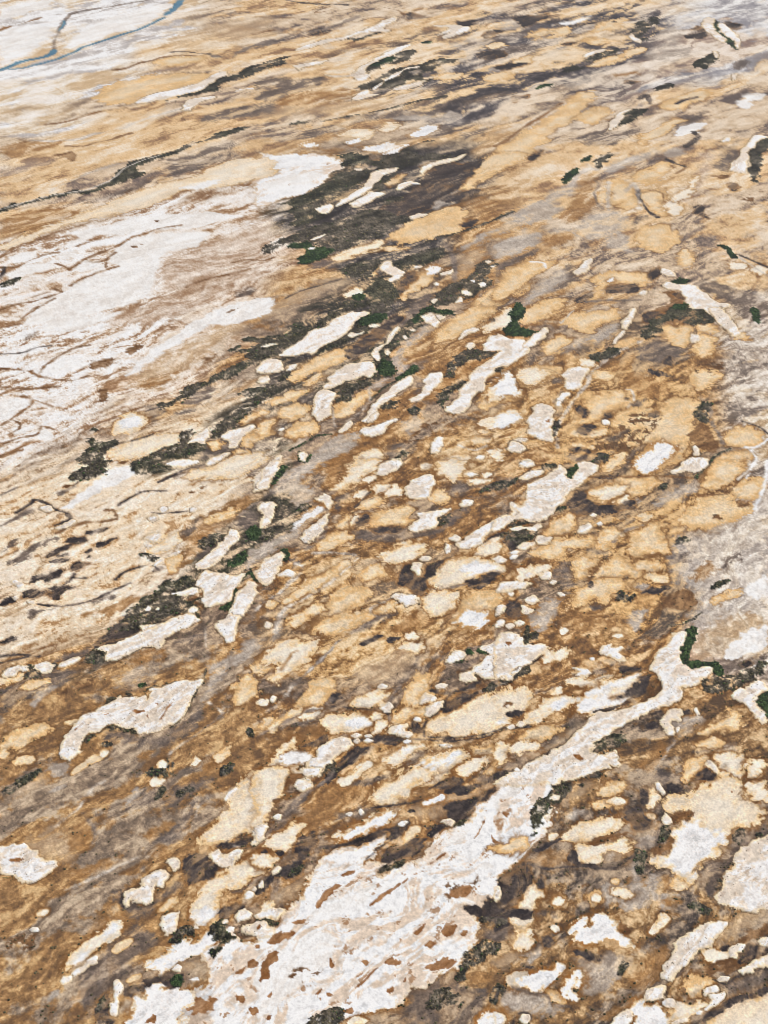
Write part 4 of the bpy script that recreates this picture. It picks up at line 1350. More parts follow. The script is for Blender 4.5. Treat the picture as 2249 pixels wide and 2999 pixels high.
d 1310,770 1350,790 1500,780 1659,720 1659,790 1480,840 1420,880 1400,830
s 1255,840 1280,815 1340,810 1360,840 1310,860 1270,870
s 1290,860 1360,860 1400,850 1390,890 1340,930 1290,960 1280,950 1320,900
t 1150,820 1200,740 1270,740 1310,780 1250,830 1200,880 1160,860
c 1080,1000 1070,950 1130,920 1250,890 1310,910 1240,950 1160,990 1100,1015
s 1220,970 1240,950 1270,960 1250,985
w 830,920 850,905 900,900 960,940 1010,930 1040,980 1040,1037 1000,1100 860,1100 840,990
o 640,1000 700,950 780,920 820,930 720,990 660,1020
s 720,1030 750,970 800,945 840,960 840,1010 820,1037 780,1080 720,1060
c 1290,1037 1350,980 1420,930 1500,890 1659,830 1900,740 1900,1200 1300,1200
k 1270,1000 1350,940 1430,890 1550,850 1659,800 1659,840 1500,890 1400,950 1310,1010 1280,1037
b 1480,530 1560,460 1659,390 1659,450 1560,560
s 1060,1037 1130,1000 1180,990 1170,1020 1130,1037
s 0,980 20,965 60,990 60,1037 20,1080 0,1080
s 140,1010 160,980 205,975 215,1010 180,1037
Lk7 110,1037 120,980 190,960 220,1000
k 0,860 30,830 20,900 0,930
T 0 2499
w 880,700 900,660 980,610 1060,570 1180,550 1250,500 1310,490 1330,520 1290,560 1220,600 1140,630 1040,670 1000,720 970,730 930,700
c 400,700 420,650 480,590 560,530 640,460 700,410 730,420 730,460 680,500 610,550 540,610 470,670
w 620,490 680,430 720,430 700,470 640,510
w 430,670 480,620 540,590 500,650 450,690
o 500,480 620,400 720,350 790,370 780,430 730,500 720,420 640,450 560,520
t 690,600 720,560 770,520 790,530 760,570 710,610
s 430,735 450,710 510,690 540,655 590,625 610,635 600,670 550,690 500,730 450,752
s 370,780 390,755 430,745 440,770 410,800 380,795
s 685,830 690,780 720,770 742,790 735,830 720,860 728,900 725,940 715,985 690,985 670,940 670,905 695,900 690,860
w 800,960 810,880 870,850 880,790 960,775 1005,795 990,820 1040,820 1130,840 1180,860 1190,920 1110,960 1100,1037 1080,1150 800,1150
z 900,1000 930,970 950,1000 940,1037 880,1037
k 850,760 950,740 1030,710 1050,740 1090,730 1100,800 1040,820 1010,790 960,770 880,790
k 740,830 800,800 870,790 860,840 800,870 760,860
g 1040,780 1070,740 1090,740 1095,800 1060,800
s 1045,710 1070,680 1105,690 1090,725
v 1020,530 1080,470 1150,460 1170,480 1110,500 1090,530
v 1290,470 1320,410 1370,430 1370,480 1400,500 1380,560 1300,620 1270,610 1340,550 1330,500
z 1420,730 1470,700 1500,680 1480,720 1440,740
z 1500,660 1540,640 1580,680 1520,700
z 1545,555 1580,545 1580,575 1550,575
z 1590,720 1640,700 1640,760 1600,780
z 1510,940 1560,930 1570,960 1520,990
z 1620,990 1650,980 1640,1010
z 1430,860 1490,860 1480,910 1440,890
z 1120,940 1180,920 1180,940 1130,960
z 1200,850 1260,900 1280,860 1320,880 1280,960 1200,980 1160,970
h 1110,700 1200,660 1300,640 1320,740 1260,780 1150,760
W 1140,775 1200,750 1210,775
d 480,760 600,640 740,500 870,440 960,500 880,590 780,700 640,800 560,880 520,940
k 570,1037 590,900 650,850 680,900 660,960 700,1000 700,1037
v 590,960 600,890 640,880 620,950
o 640,660 760,620 820,590 800,650 720,720 650,800 590,830 640,740
y 280,890 340,820 390,830 360,870 300,900
o 420,890 520,800 600,760 580,820 480,880
B 20,600 60,530 130,490 200,500 240,560 160,620 60,620
t 770,780 800,740 850,735 830,765
c 590,1030 620,1018 640,1025 620,1037
T 750 2499
z 80,600 150,590 140,640 90,680 60,760 20,790 40,700 70,640
z 60,540 130,480 230,475 200,510 110,560
z 440,680 450,630 480,680 460,700
z 780,660 820,620 890,650 870,675 810,675
z 1000,690 1040,660 1140,630 1210,640 1180,690 1060,710
z 590,820 650,770 720,700 750,690 700,740 630,810
z 420,850 440,840 470,860 440,875
z 380,880 400,870 395,895
z 350,860 410,810 380,860
z 1020,560 1060,530 1110,550 1060,580
z 780,820 840,810 830,850 790,850
z 890,780 910,750 910,780
z 630,660 650,645 680,655 660,685
z 60,870 90,840 100,860 80,880
z 65,1000 85,980 95,1010 70,1018
z 520,960 590,930 590,980 540,975
B 190,720 300,680 420,720 330,760 250,810
W 0,700 200,560 300,500 420,480 500,520 480,600 400,700 280,780 160,900 100,960 0,1000
v 320,1037 380,990 440,950 490,945 515,990 480,1037 400,1080
d 560,1037 600,1000 700,975 800,970 900,960 920,880 980,800 1060,770 1120,720 1250,700 1240,780 1380,860 1400,960 1320,1037 1200,1150 560,1150
v 1220,760 1240,680 1260,620 1360,560 1460,540 1500,570 1420,620 1340,660 1290,690 1280,780
v 1050,920 1080,850 1160,830 1240,860 1230,920 1120,930
h 1170,960 1240,920 1300,940 1310,1000 1240,1010
o 1290,760 1360,700 1440,680 1470,720 1420,780 1330,800
c 1540,770 1580,730 1659,730 1659,810 1600,800 1550,800
y 1480,920 1540,830 1600,810 1659,850 1659,920 1600,960 1540,950
w 1350,1000 1390,970 1460,965 1510,1000 1510,1037 1450,1100 1330,1100 1330,1037
c 550,1037 620,1005 680,1010 650,1037
v 1410,900 1450,810 1500,830 1480,900 1440,920
c 1580,480 1659,450 1659,560 1600,570 1560,540
"""
# ------------------------------------------------------------------ survey to ground coordinates
SW, SH = 2249.0, 2999.0
FOC = (SH / 2) / math.tan(math.radians(VFOV / 2))
CP, SP = math.cos(math.radians(PITCH)), math.sin(math.radians(PITCH))

def to_ground(x, y):
    a = (np.asarray(x, float) - SW / 2) / FOC
    b = -(np.asarray(y, float) - SH / 2) / FOC
    t = CAM_H / (SP - b * CP)
    return t * a, t * (CP + b * SP)

STEP = 3.0
GX0, GX1, GY0, GY1 = -330.0, 2580.0, -230.0, 3330.0
gx = np.arange(GX0, GX1 + STEP, STEP)
gy = np.arange(GY0, GY1 + STEP, STEP)
NX, NY = len(gx), len(gy)
PX, PY = np.meshgrid(gx, gy)
X, Y = to_ground(PX, PY)
X = X.astype(np.float32); Y = Y.astype(np.float32)
bb = -(PY - SH / 2) / FOC
MPP = (CAM_H / (SP - bb * CP) / FOC).astype(np.float32)              # metres per survey unit
SCL = np.clip(MPP / 0.2, 0.75, 3.0)
sin_dep = (SP - bb * CP) / np.sqrt(1 + bb * bb)

# ------------------------------------------------------------------ noise
_rng = np.random.RandomState(7)
_perm = np.concatenate([_rng.permutation(256)] * 3).astype(np.int32)
_ang = _rng.rand(256) * 2 * np.pi
_gx, _gy = np.cos(_ang).astype(np.float32), np.sin(_ang).astype(np.float32)

def perlin(x, y, seed=0):
    xi = np.floor(x).astype(np.int32); yi = np.floor(y).astype(np.int32)
    xf = (x - xi).astype(np.float32); yf = (y - yi).astype(np.float32)
    xi = (xi + seed * 37) & 255; yi = (yi + seed * 91) & 255
    u = xf * xf * xf * (xf * (xf * 6 - 15) + 10); v = yf * yf * yf * (yf * (yf * 6 - 15) + 10)
    def g(dx, dy):
        h = _perm[_perm[(xi + dx) & 255] + ((yi + dy) & 255)]
        return _gx[h] * (xf - dx) + _gy[h] * (yf - dy)
    a, b, c, d = g(0, 0), g(1, 0), g(0, 1), g(1, 1)
    return (a + u * (b - a)) * (1 - v) + (c + u * (d - c)) * v

def fbm(x, y, octv, gain=0.55, seed=0):
    s = np.zeros(x.shape, np.float32); amp = 1.0; tot = 0.0
    for o in range(octv):
        s += amp * perlin(x * 2 ** o, y * 2 ** o, seed + o * 3)
        tot += amp; amp *= gain
    return (s * (0.42 / max(float(s.std()), 1e-6))).astype(np.float32)

def equalise(n):
    q = np.quantile(n.ravel()[::37], np.linspace(0, 1, 65))
    return np.interp(n, q, np.linspace(0, 1, 65)).astype(np.float32)

def smooth(a, b, x):
    t = np.clip((x - a) / (b - a), 0, 1)
    return t * t * (3 - 2 * t)

TH = math.radians(45)
S_ = X * math.sin(TH) + Y * math.cos(TH)       # along the old flow
T_ = X * math.cos(TH) - Y * math.sin(TH)       # across it
far = np.clip(SCL - 1.0, 0, 2)
wob = fbm(S_ / 120, T_ / 70, 3, seed=11)
wob2 = fbm(S_ / 34, T_ / 20, 3, seed=17)
Ts = T_ + 14 * wob + 4 * wob2
wf = np.clip(far / 0.9, 0, 1).astype(np.float32)                      # the far plain has broader, longer forms

def two(fn, k=3.2):
    return fn(1.0) * (1 - wf) + fn(k) * wf

N1 = equalise(two(lambda k: fbm(S_ / (64 * k), Ts / (15 * k), 6, 0.62, seed=1)))                 # streaks
N2 = equalise(two(lambda k: fbm(S_ / (110 * k) + 9, Ts / (34 * k), 4, 0.5, seed=23)))            # hue patches
N3 = equalise(two(lambda k: fbm(S_ / (26 * k) + 4, Ts / (7 * k), 5, 0.68, seed=31)))             # thin streaks
NF = two(lambda k: fbm(X / (6.5 * k), Y / (6.5 * k), 4, 0.6, seed=41))                           # isotropic
NG = perlin(X / 0.9, Y / 0.9, 51) + 0.7 * perlin(X / 1.9, Y / 1.9, 53)
NG = (NG * (0.42 / NG.std()) * (1 - .75 * wf)).astype(np.float32)
NT = two(lambda k: fbm(X / (3.4 * k), Y / (3.4 * k), 4, 0.7 if k == 1 else 0.6, seed=91)) * (1 - .45 * wf)      # crumbly edge
NT2 = two(lambda k: fbm(S_ / (9 * k * k ** .4) + 3, T_ / (4.2 * k), 4, 0.72 if k == 1 else 0.62, seed=95)) * (1 - .2 * wf)     # crumbly, drawn out
NB = two(lambda k: fbm(X / (9 * k), Y / (9 * k), 5, 0.68 if k == 1 else 0.6, seed=121))          # blotches
WX = 2.0 * fbm(X / 15, Y / 15, 2, 0.5, seed=61) + 1.5 * fbm(X / 4.6, Y / 4.6, 3, 0.5, seed=65) * (1 - .6 * wf) + wf * 5.0 * fbm(X / 42, Y / 42, 4, 0.6, seed=67)
WY = 2.0 * fbm(X / 15, Y / 15, 2, 0.5, seed=71) + 1.5 * fbm(X / 4.6, Y / 4.6, 3, 0.5, seed=75) * (1 - .6 * wf) + wf * 7.0 * fbm(X / 42, Y / 42, 4, 0.6, seed=77)
ES = np.exp(.9 * fbm(X / 28, Y / 28, 3, 0.6, seed=101)).astype(np.float32)      # how soft an edge is here
HS = np.clip(0.62 + .8 * fbm(X / 30, Y / 30, 3, 0.6, seed=111), 0.25, 1).astype(np.float32)

# ------------------------------------------------------------------ ground colour: soil regions
def C(*c):
    return np.array(c, np.float32)

def ramp(n, stops):
    xs = [s[0] for s in stops]
    return np.stack([np.interp(n, xs, [s[1][k] for s in stops]) for k in range(3)], -1).astype(np.float32)

RECIPE = {
 'brown': ([(0, (108, 82, 60)), (.15, (132, 98, 66)), (.5, (156, 117, 75)), (.75, (182, 142, 96)), (.9, (206, 170, 124)), (1, (220, 188, 146))],
           [(0, (102, 89, 79)), (.3, (132, 114, 99)), (.6, (156, 136, 118)), (1, (196, 172, 144))]),
 'top_tan': ([(0, (150, 118, 90)), (.12, (190, 154, 114)), (.35, (219, 185, 140)), (.75, (226, 196, 156)), (1, (234, 217, 194))],
             [(0, (104, 93, 90)), (.15, (150, 131, 117)), (.4, (200, 176, 148)), (1, (228, 210, 188))]),
 'white': ([(0, (188, 181, 178)), (.3, (216, 210, 206)), (.6, (234, 232, 231)), (1, (242, 242, 243))],
           [(0, (210, 178, 136)), (.4, (228, 209, 182)), (1, (238, 232, 226))]),
 'salt': ([(0, (150, 116, 86)), (.12, (186, 158, 132)), (.25, (222, 208, 194)), (.5, (236, 232, 229)), (1, (240, 240, 241))],
          [(0, (156, 120, 86)), (.2, (198, 172, 146)), (.4, (226, 212, 198)), (1, (238, 234, 231))]),
 'pepper': ([(0, (148, 116, 90)), (.25, (186, 156, 128)), (.45, (222, 202, 182)), (1, (236, 226, 216))],
            [(0, (166, 128, 92)), (.4, (204, 172, 138)), (1, (236, 226, 216))]),
 'cream': ([(0, (186, 148, 106)), (.05, (216, 184, 144)), (.15, (228, 205, 174)), (.7, (233, 215, 190)), (1, (240, 229, 214))],
           [(0, (168, 142, 116)), (.08, (212, 188, 158)), (.3, (228, 208, 182)), (1, (236, 222, 204))]),
 'dark': ([(0, (54, 49, 48)), (.35, (80, 73, 70)), (.6, (112, 103, 96)), (.8, (160, 143, 124)), (1, (222, 196, 160))],
          [(0, (46, 46, 36)), (.5, (84, 76, 66)), (.75, (140, 120, 94)), (1, (216, 186, 144))]),
 'brown_bl': ([(0, (122, 93, 66)), (.2, (142, 108, 72)), (.6, (164, 127, 86)), (.85, (186, 148, 102)), (1, (206, 172, 126))],
              [(0, (118, 104, 92)), (.35, (146, 128, 111)), (.75, (170, 151, 131)), (1, (194, 175, 153))]),
 'belt': ([(0, (62, 57, 48)), (.3, (96, 86, 73)), (.55, (136, 120, 102)), (.8, (186, 164, 136)), (1, (222, 200, 168))],
          [(0, (52, 54, 40)), (.4, (90, 86, 67)), (.7, (146, 130, 110)), (1, (206, 182, 150))]),
 'tan_base': ([(0, (128, 95, 62)), (.15, (158, 120, 77)), (.4, (202, 162, 110)), (.7, (221, 185, 136)), (1, (230, 204, 166))],
              [(0, (126, 108, 90)), (.4, (182, 150, 114)), (1, (222, 192, 150))]),
 'grey_r': ([(0, (126, 113, 103)), (.25, (170, 154, 140)), (.6, (206, 191, 174)), (1, (230, 221, 211))],
            [(0, (182, 149, 110)), (.5, (213, 189, 156)), (1, (231, 219, 203))]),
 'wash': ([(0, (150, 146, 150)), (.4, (196, 191, 190)), (1, (232, 230, 228))],
          [(0, (150, 124, 110)), (.5, (212, 190, 166)), (1, (229, 216, 203))]),
 'tan_r': ([(0, (112, 86, 62)), (.15, (146, 110, 72)), (.4, (194, 153, 101)), (.65, (214, 175, 122)), (1, (224, 188, 138))],
           [(0, (94, 83, 75)), (.4, (144, 121, 98)), (1, (202, 171, 132))]),
 'streaks': ([(0, (70, 64, 65)), (.28, (112, 101, 97)), (.45, (176, 152, 122)), (.65, (218, 186, 142)), (1, (228, 204, 172))],
             [(0, (80, 74, 76)), (.4, (130, 121, 118)), (.7, (186, 175, 165)), (1, (224, 206, 184))]),
 'brown_br': ([(0, (94, 75, 59)), (.25, (124, 96, 68)), (.6, (150, 116, 78)), (.85, (186, 152, 110)), (1, (212, 182, 142))],
              [(0, (74, 67, 63)), (.4, (120, 107, 97)), (1, (180, 159, 136))]),
}
REGIONS = [
 ('top_tan', 110, '-400,-300 2700,-300 2700,1000 2050,900 1700,1000 1400,480 1000,420 600,560 0,760 -400,900'),
 ('white', 90, '-400,-300 680,-300 600,30 470,150 330,250 200,330 100,390 0,430 -400,560'),
 ('salt', 50, '-400,700 0,690 250,640 700,520 950,500 900,640 700,850 450,1050 300,1250 0,1400 -400,1600'),
 ('pepper', 50, '600,800 800,640 900,760 820,860 700,980 500,1150 350,1280 250,1330 300,1200 450,1050'),
 ('cream', 50, '-400,1450 0,1400 300,1290 700,1150 900,1000 1000,1100 820,1350 700,1500 560,1700 300,1850 0,1960 -400,2050'),
 ('dark', 50, '800,650 900,480 1150,420 1420,440 1500,500 1350,680 1250,850 1150,1000 900,1150 780,1180 800,1050 880,900 1000,800'),
 ('belt', 24, '660,1210 760,1165 900,1070 1060,1000 1110,1050 1010,1140 900,1240 810,1310 730,1330 640,1380 510,1390 390,1390 380,1345 510,1305 590,1270'),
 ('belt', 26, '295,1981 390,1827 508,1733 579,1615 662,1520 756,1449 815,1402 850,1355 875,1496 827,1591 760,1662 690,1740 615,1757 520,1804 414,1851 355,1945'),
 ('belt', 20, '0,2040 120,1985 300,1930 330,1960 240,2030 100,2090 0,2110'),
 ('brown_bl', 70, '-400,2000 0,1980 300,1920 500,1900 700,1950 800,2150 650,2400 550,2999 400,3400 -400,3400'),
 ('grey_r', 50, '2070,950 2249,880 2700,800 2700,2100 2249,2000 2100,1950 2020,1850 2060,1700 2000,1560 2180,1400 2100,1250 2110,1100'),
 ('wash', 80, '1650,150 1850,60 2050,-50 2700,-300 2700,260 2249,180 2050,200 1900,280 1750,260'),
 ('streaks', 90, '1050,230 1300,130 1600,40 1900,30 1960,120 1700,250 1450,330 1200,330'),
 ('tan_r', 70, '1700,900 2050,950 2080,1200 2150,1450 2000,1600 2000,1800 1700,1800 1600,1500 1640,1200'),
 ('tan_base', 50, '820,1640 1000,1600 1180,1650 1350,1620 1500,1760 1420,1850 1250,1900 1100,1960 950,1980 800,1960 780,1850'),
 ('tan_base', 45, '1060,2230 1200,2130 1330,2090 1480,2110 1330,2230 1180,2330 1080,2370'),
 ('tan_base', 45, '1230,1330 1420,1230 1560,1120 1620,1150 1560,1300 1420,1390 1300,1400'),
 ('brown_br', 70, '1600,2150 1900,2000 2249,2100 2700,2100 2700,3400 1200,3400 1300,2950 1450,2600'),
]

def parse(s):
    return np.array([[float(v) for v in p.split(',')] for p in s.split()])

def sdf(px, py, poly, closed=True):
    d2 = np.full(px.shape, 1e18, np.float32)
    ins = np.zeros(px.shape, bool)
    n = len(poly)
    for i in range(n if closed else n - 1):
        ax, ay = poly[i]; bx, by = poly[(i + 1) % n]
        ex, ey = bx - ax, by - ay
        L = ex * ex + ey * ey
        if L < 1e-9:
            continue
        wx, wy = px - ax, py - ay
        t = np.clip((wx * ex + wy * ey) / L, 0, 1)
        np.minimum(d2, (wx - ex * t) ** 2 + (wy - ey * t) ** 2, out=d2)
        if closed and ey != 0:
            ins ^= ((ay > py) != (by > py)) & (px < ax + wy * ex / ey)
    d = np.sqrt(d2)
    return np.where(ins, -d, d) if closed else d

n_a = equalise(0.30 * N1 + 0.34 * N3 + 0.17 * NT2 + 0.10 * NB + 0.05 * NT + 0.05 * NG)
q_ = n_a * 9 + .25 * NB                                               # mud dries in patches with fairly sharp edges
n_p = np.clip((np.floor(q_) + smooth(.28, .72, q_ - np.floor(q_)) - .175) / 9, 0, 1)
pw = .42 * (1 - .5 * wf)
n_a = ((1 - pw) * n_a + pw * n_p + .05 * NT + .03 * NG).astype(np.float32)
hue = smooth(0.45, 0.75, N2 + .25 * NB)[..., None] * .85

def recipe_colour(name):
    a, b = RECIPE[name]
    return ramp(n_a, a) * (1 - hue) + ramp(n_a, b) * hue

COLR = recipe_colour('brown')
cgx, cgy = gx[::8], gy[::8]
CPX, CPY = np.meshgrid(cgx, cgy)
for name, bw, pts in REGIONS:
    cs = sdf(CPX.astype(np.float32), CPY.astype(np.float32), parse(pts))
    tmp = np.stack([np.interp(gx, cgx, r) for r in cs])
    full = np.stack([np.interp(gy, cgy, tmp[:, j]) for j in range(NX)], 1).astype(np.float32)
    w = smooth(bw, -bw, full + bw * 1.2 * (N1 - 0.5) + bw * 0.8 * wob)[..., None]
    COLR = COLR * (1 - w) + recipe_colour(name) * w

# ------------------------------------------------------------------ traced landforms
PRIO = dict(q=0, h=0, p=0, o=1, d=2, y=3, x=4, t=5, c=6, w=7, W=7.5, b=8, B=8, k=9, L=10, v=11, g=12, s=13, z=14, r=14, u=15)
feats = []
ox = oy = 0
ZK = 800.0 / 1659.0
for ti, line in enumerate(TRACE.strip().split('\n')):
    tok = line.split(' ', 1)
    if tok[0] == 'T':
        ox, oy = [float(v) for v in tok[1].split()]
        continue
    pts = parse(tok[1]) * ZK + np.array([ox, oy])
    if tok[0][0] == 'L':
        k, wd = tok[0][1], float(tok[0][2])
        pr = {'v': 11, 'g': 12, 's': 13, 'z': 14, 'r': 14, 'u': 15, 'w': 7.6, 'o': 7.7}.get(k, 10)
        feats.append((pr, ti, k, pts, wd * ZK, 'W' if k == 'w' else k))
    else:
        feats.append((PRIO[tok[0]], ti, tok[0], pts, 0.0, tok[0]))
feats.sort(key=lambda f: (f[0], f[1]))

def chaikin(p, closed, it=1):
    for _ in range(it):
        q = np.roll(p, -1, 0) if closed else p[1:]
        b = p if closed else p[:-1]
        r = np.empty((2 * len(b), 2))
        r[0::2] = 0.84 * b + 0.16 * q; r[1::2] = 0.16 * b + 0.84 * q
        if not closed:
            r = np.vstack([p[:1], r, p[-1:]])
        p = r
    return p

owner = np.full((NY, NX), -1, np.int32)
HGT = (0.5 * (N1 - 0.5) + 0.15 * NF).astype(np.float32)
OWN = dict(s='isl', w='pan', x='pan', W='pan', c='pan', t='pan', g='g', v='v', u='u')
PAN = dict(  # core, edge, halo, halo width, inner width
 w=((239, 237, 236), (226, 203, 168), (160, 112, 62), 2.6, 1.6),
 c=((233, 214, 188), (227, 196, 150), (140, 98, 56), 2.2, 1.8),
 t=((226, 191, 142), (216, 176, 123), (136, 97, 57), 1.9, 1.5),
 x=((236, 233, 231), (226, 206, 178), (150, 112, 74), 2.0, 1.6))
BLOB = dict(  # dark, light, softness, raggedness, strength, halo
 d=((100, 88, 81), (156, 138, 123), 2.2, 3.0, .85, None),
 k=((60, 53, 53), (108, 95, 86), .7, 1.5, .94, (146, 106, 66)),
 b=((110, 80, 54), (152, 114, 76), .8, 1.8, .88, None),
 B=((96, 70, 48), (138, 102, 68), 1.2, 1.6, .9, None),
 o=((146, 106, 64), (192, 148, 98), 2.0, 2.5, .75, None),
 h=((188, 158, 124), (224, 202, 172), 4.0, 5.0, .82, None),
 q=((184, 172, 162), (232, 224, 214), 6.0, 8.0, .8, None),
 p=((166, 134, 106), (234, 220, 206), 4.0, 5.0, .85, None),
 y=((168, 153, 139), (231, 220, 206), 2.0, 3.4, .88, None),
 W=((232, 227, 222), (244, 243, 242), 1.1, 2.4, .95, None),
 z=((140, 98, 60), (178, 140, 104), .35, 1.3, .95, None),
 r=((186, 176, 164), (220, 210, 198), .4, .6, .85, None),
 g=((30, 44, 26), (76, 92, 58), .35, 1.1, .97, None),
 v=((52, 48, 40), (122, 112, 98), .45, 1.9, .94, None),
 u=((82, 122, 140), (112, 150, 164), .5, .5, .97, (150, 146, 148)))
SHEETS = []
parent = {}
area = {}
first = {}
pairs = {}

def find(a):
    while parent[a] != a:
        parent[a] = parent[parent[a]]; a = parent[a]
    return a

for fi, (pr, ti, kd, pts, wd, k) in enumerate(feats):
    closed = wd == 0.0
    pp = chaikin(pts, closed)
    m = 55.0
    i0 = max(0, int((pp[:, 1].min() - m - GY0) / STEP)); i1 = min(NY, int((pp[:, 1].max() + m - GY0) / STEP) + 2)
    j0 = max(0, int((pp[:, 0].min() - m - GX0) / STEP)); j1 = min(NX, int((pp[:, 0].max() + m - GX0) / STEP) + 2)
    if i1 <= i0 or j1 <= j0:
        continue
    sl = (slice(i0, i1), slice(j0, j1))
    qx, qy = to_ground(pp[:, 0], pp[:, 1])
    gp = np.stack([qx, qy], -1)
    sc = SCL[sl]; nf = NF[sl]; ng = NG[sl]; n1 = n_a[sl]; n3 = N3[sl]; nt = NT[sl]; nt2 = NT2[sl]; es = ES[sl]; hs = HS[sl]; nb = NB[sl]
    if closed:
        ar = 0.5 * abs(np.dot(qx, np.roll(qy, -1)) - np.dot(qy, np.roll(qx, -1)))
        per = np.sum(np.hypot(np.roll(qx, -1) - qx, np.roll(qy, -1) - qy))
        thick = 2 * ar / max(per, 1e-6)
    else:
        thick = 1.0
    wa = min(1.0, thick / 4.0) * (0.6 if k in 'sgzu' else 0.68)
    d = sdf(X[sl] + wa * WX[sl], Y[sl] + wa * WY[sl], gp, closed)
    if not closed:
        d = d - wd * MPP[sl] / np.sqrt(sin_dep[sl]) * ((1.25 + .4 * nf) if k == 'u' else (.9 + .3 * nf + .7 * nt2 + .9 * nb))
    wk = min(1.0, max(0.25, thick / 4.0))
    cur = COLR[sl]
    # lying on a salt or clay sheet already? then it grades into it instead of having a rim of its own
    on = np.isin(owner[sl], SHEETS) if k in 'sw' else np.zeros(d.shape, bool)
    soft_core = k == 'w' and (on & (d < 0)).sum() > .5 * max(1, (d < 0).sum())
    rim = 1 - on.astype(np.float32)
    if closed and k in PAN:
        d = d + min(1, wk) * (2.6 * (n3 - .5) * (1 + 2 * wf[sl]) + 1.2 * nt2 * (1 + 1.5 * wf[sl]) + 1.5 * nb + .4 * nt) * sc ** .5 - (1.3 if k in 'ct' else .8) * sc
    elif k == 's':
        d = d + min(1, wk) * (.2 * nt + .3 * nt2) - .3 * sc
    if k in PAN or k == 's':
        if k == 's':
            core, edge, halo, hw, iw = (233, 226, 219), (230, 209, 176), (92, 72, 52), 0.8, 1.7
            ha = .7
        else:
            core, edge, halo, hw, iw = PAN[k]
            ha = .85 * (1 - .6 * wf[sl])
        hw_, iw_ = hw * sc ** .5 * max(wk, .5), iw * sc ** .5 * wk
        if k in 'ct':
            iw_ = np.maximum(iw_ * .8, min(.3 * thick, 2.4))
        if k in 'sw':
            ha = ha * rim * (0 if soft_core else 1)
        if k != 's' and not soft_core:
            a = (.3 * hs * (1 - .7 * wf[sl]) * smooth(hw_ * 2.2 * (.5 + es), .3 * hw_, d + .8 * hw_ * nf + .5 * nt2))[..., None]
            cur = cur * (1 - a) + C(104, 79, 57) * a
        a = (ha * hs * smooth(hw_ * (.5 + es), 0, d + .45 * hw_ * nf + .3 * nt))[..., None]
        cur = cur * (1 - a) + C(*halo) * a
        e = (.32 * (1 + wf[sl]) + 1.3 * on) * sc if k == 's' else 1.6 * sc if soft_core else .45 * sc * es * (1 + 2.2 * wf[sl])
        a = smooth(e, -e, d + .3 * ng * min(1, wk))[..., None]
        if k in 'tcw':
            a = a * (1 - .55 * wf[sl] * smooth(.5, .95, n3 + .25 * nb))[..., None]
        cur = cur * (1 - a) + C(*edge) * a
        a2 = smooth(-.1 * iw_, -iw_, d + .5 * iw_ * nf + .25 * ng)[..., None] * (a > .02)
        if k in 'tcw':
            a2 = a2 * (1 - .45 * wf[sl] * smooth(.5, .95, n3 + .25 * nb))[..., None]
        if soft_core:
            a2 = a2 * 0 + smooth(1.6, -2.2, d + .8 * nf + .5 * nt2)[..., None]
            a = a * 0
        corec = np.broadcast_to(C(*core), cur.shape).copy()
        if k == 's':
            v_ = smooth(.3, .75, n3 + .25 * nf)[..., None]
            corec = C(225, 211, 195) * (1 - v_) + C(239, 235, 232) * v_
            corec = corec * (1 + .05 * nt)[..., None]
            sp = smooth(.35, .9, .5 * ng * (1 + .4 * far[sl]) + .6 * nt2 + .45 * nb + .5 * (.5 - n3))[..., None] * .5
            corec = corec * (1 - sp) + C(164, 144, 126) * sp
            sp = smooth(.5, .8, nt2 + .25 * nt - .3 * nb + .6 * (n3 - .5))[..., None] * .4
            corec = corec * (1 - .7 * sp) + C(196, 170, 140) * .7 * sp
        elif k == 'x':
            v_ = smooth(.25, .6, n3 * .6 + N1[sl] * .4 + .15 * nf)[..., None]
            corec = C(222, 204, 186) * (1 - v_) + C(239, 238, 238) * v_
            sp = smooth(.62, .74, .4 * nf + .45 * (1 - n3) + .25 * nt2 + .12 * ng)[..., None] * .75
            corec = corec * (1 + .05 * nt)[..., None]
            corec = corec * (1 - sp) + C(160, 124, 92) * sp
        else:
            corec = corec * (1 + .07 * (n3 - .5) + .04 * ng + .05 * nt2)[..., None]
            if k in 'tc':
                st2 = (.55 if k == 't' else .4) * smooth(.45, .85, .5 + .6 * nb + .35 * nt2 - .25 * smooth(0, -8, d))[..., None]
                corec = corec * (1 - st2) + C(*edge) * .93 * st2
                lt2 = .5 * smooth(.5, 1.0, .5 - .6 * nb + .3 * (n3 - .5))[..., None]
                corec = corec * (1 - lt2) + C(232, 212, 184) * lt2
                ct = ((.75 if k == 'c' else .4) * smooth(-.25 * thick, -.85 * thick, d + 1.2 * nf + .8 * nt2))[..., None] if closed else 0
                corec = corec * (1 - ct) + C(238, 228, 212) * ct
            if k == 'w':
                sp = smooth(.35, .6, ng + .5 * nf)[..., None] * .22
                corec = corec * (1 - sp) + C(176, 160, 150) * sp
        cur = cur * (1 - a2) + corec * a2
        a = a2[..., 0] if soft_core else a[..., 0]
        inside = (a > .5)
        if k == 's':
            hh = (.25 * rim + .1) * smooth(.4, -.8, d) + .25 * smooth(-1, -5, d) * (n3 - .3) + .1 * nt
            HGT[sl] = HGT[sl] * (1 - a) + hh * (a > 0)
        else:
            HGT[sl] = HGT[sl] * (1 - .8 * a) - .12 * a
    else:
        dk, lt, soft, rag, st, halo = BLOB[k]
        rag_ = rag * wk * sc ** .5; soft_ = soft * wk * sc ** .5
        if not closed:
            rag_ = min(.9, rag) ; soft_ = max(.35, min(1.0, soft))
        d = d - ((.5 if k == 'k' else 1.0) * sc if k in 'vgk' and closed else 0)
        nn = .45 * nf + .7 * (n1 - .5) + .4 * nt2
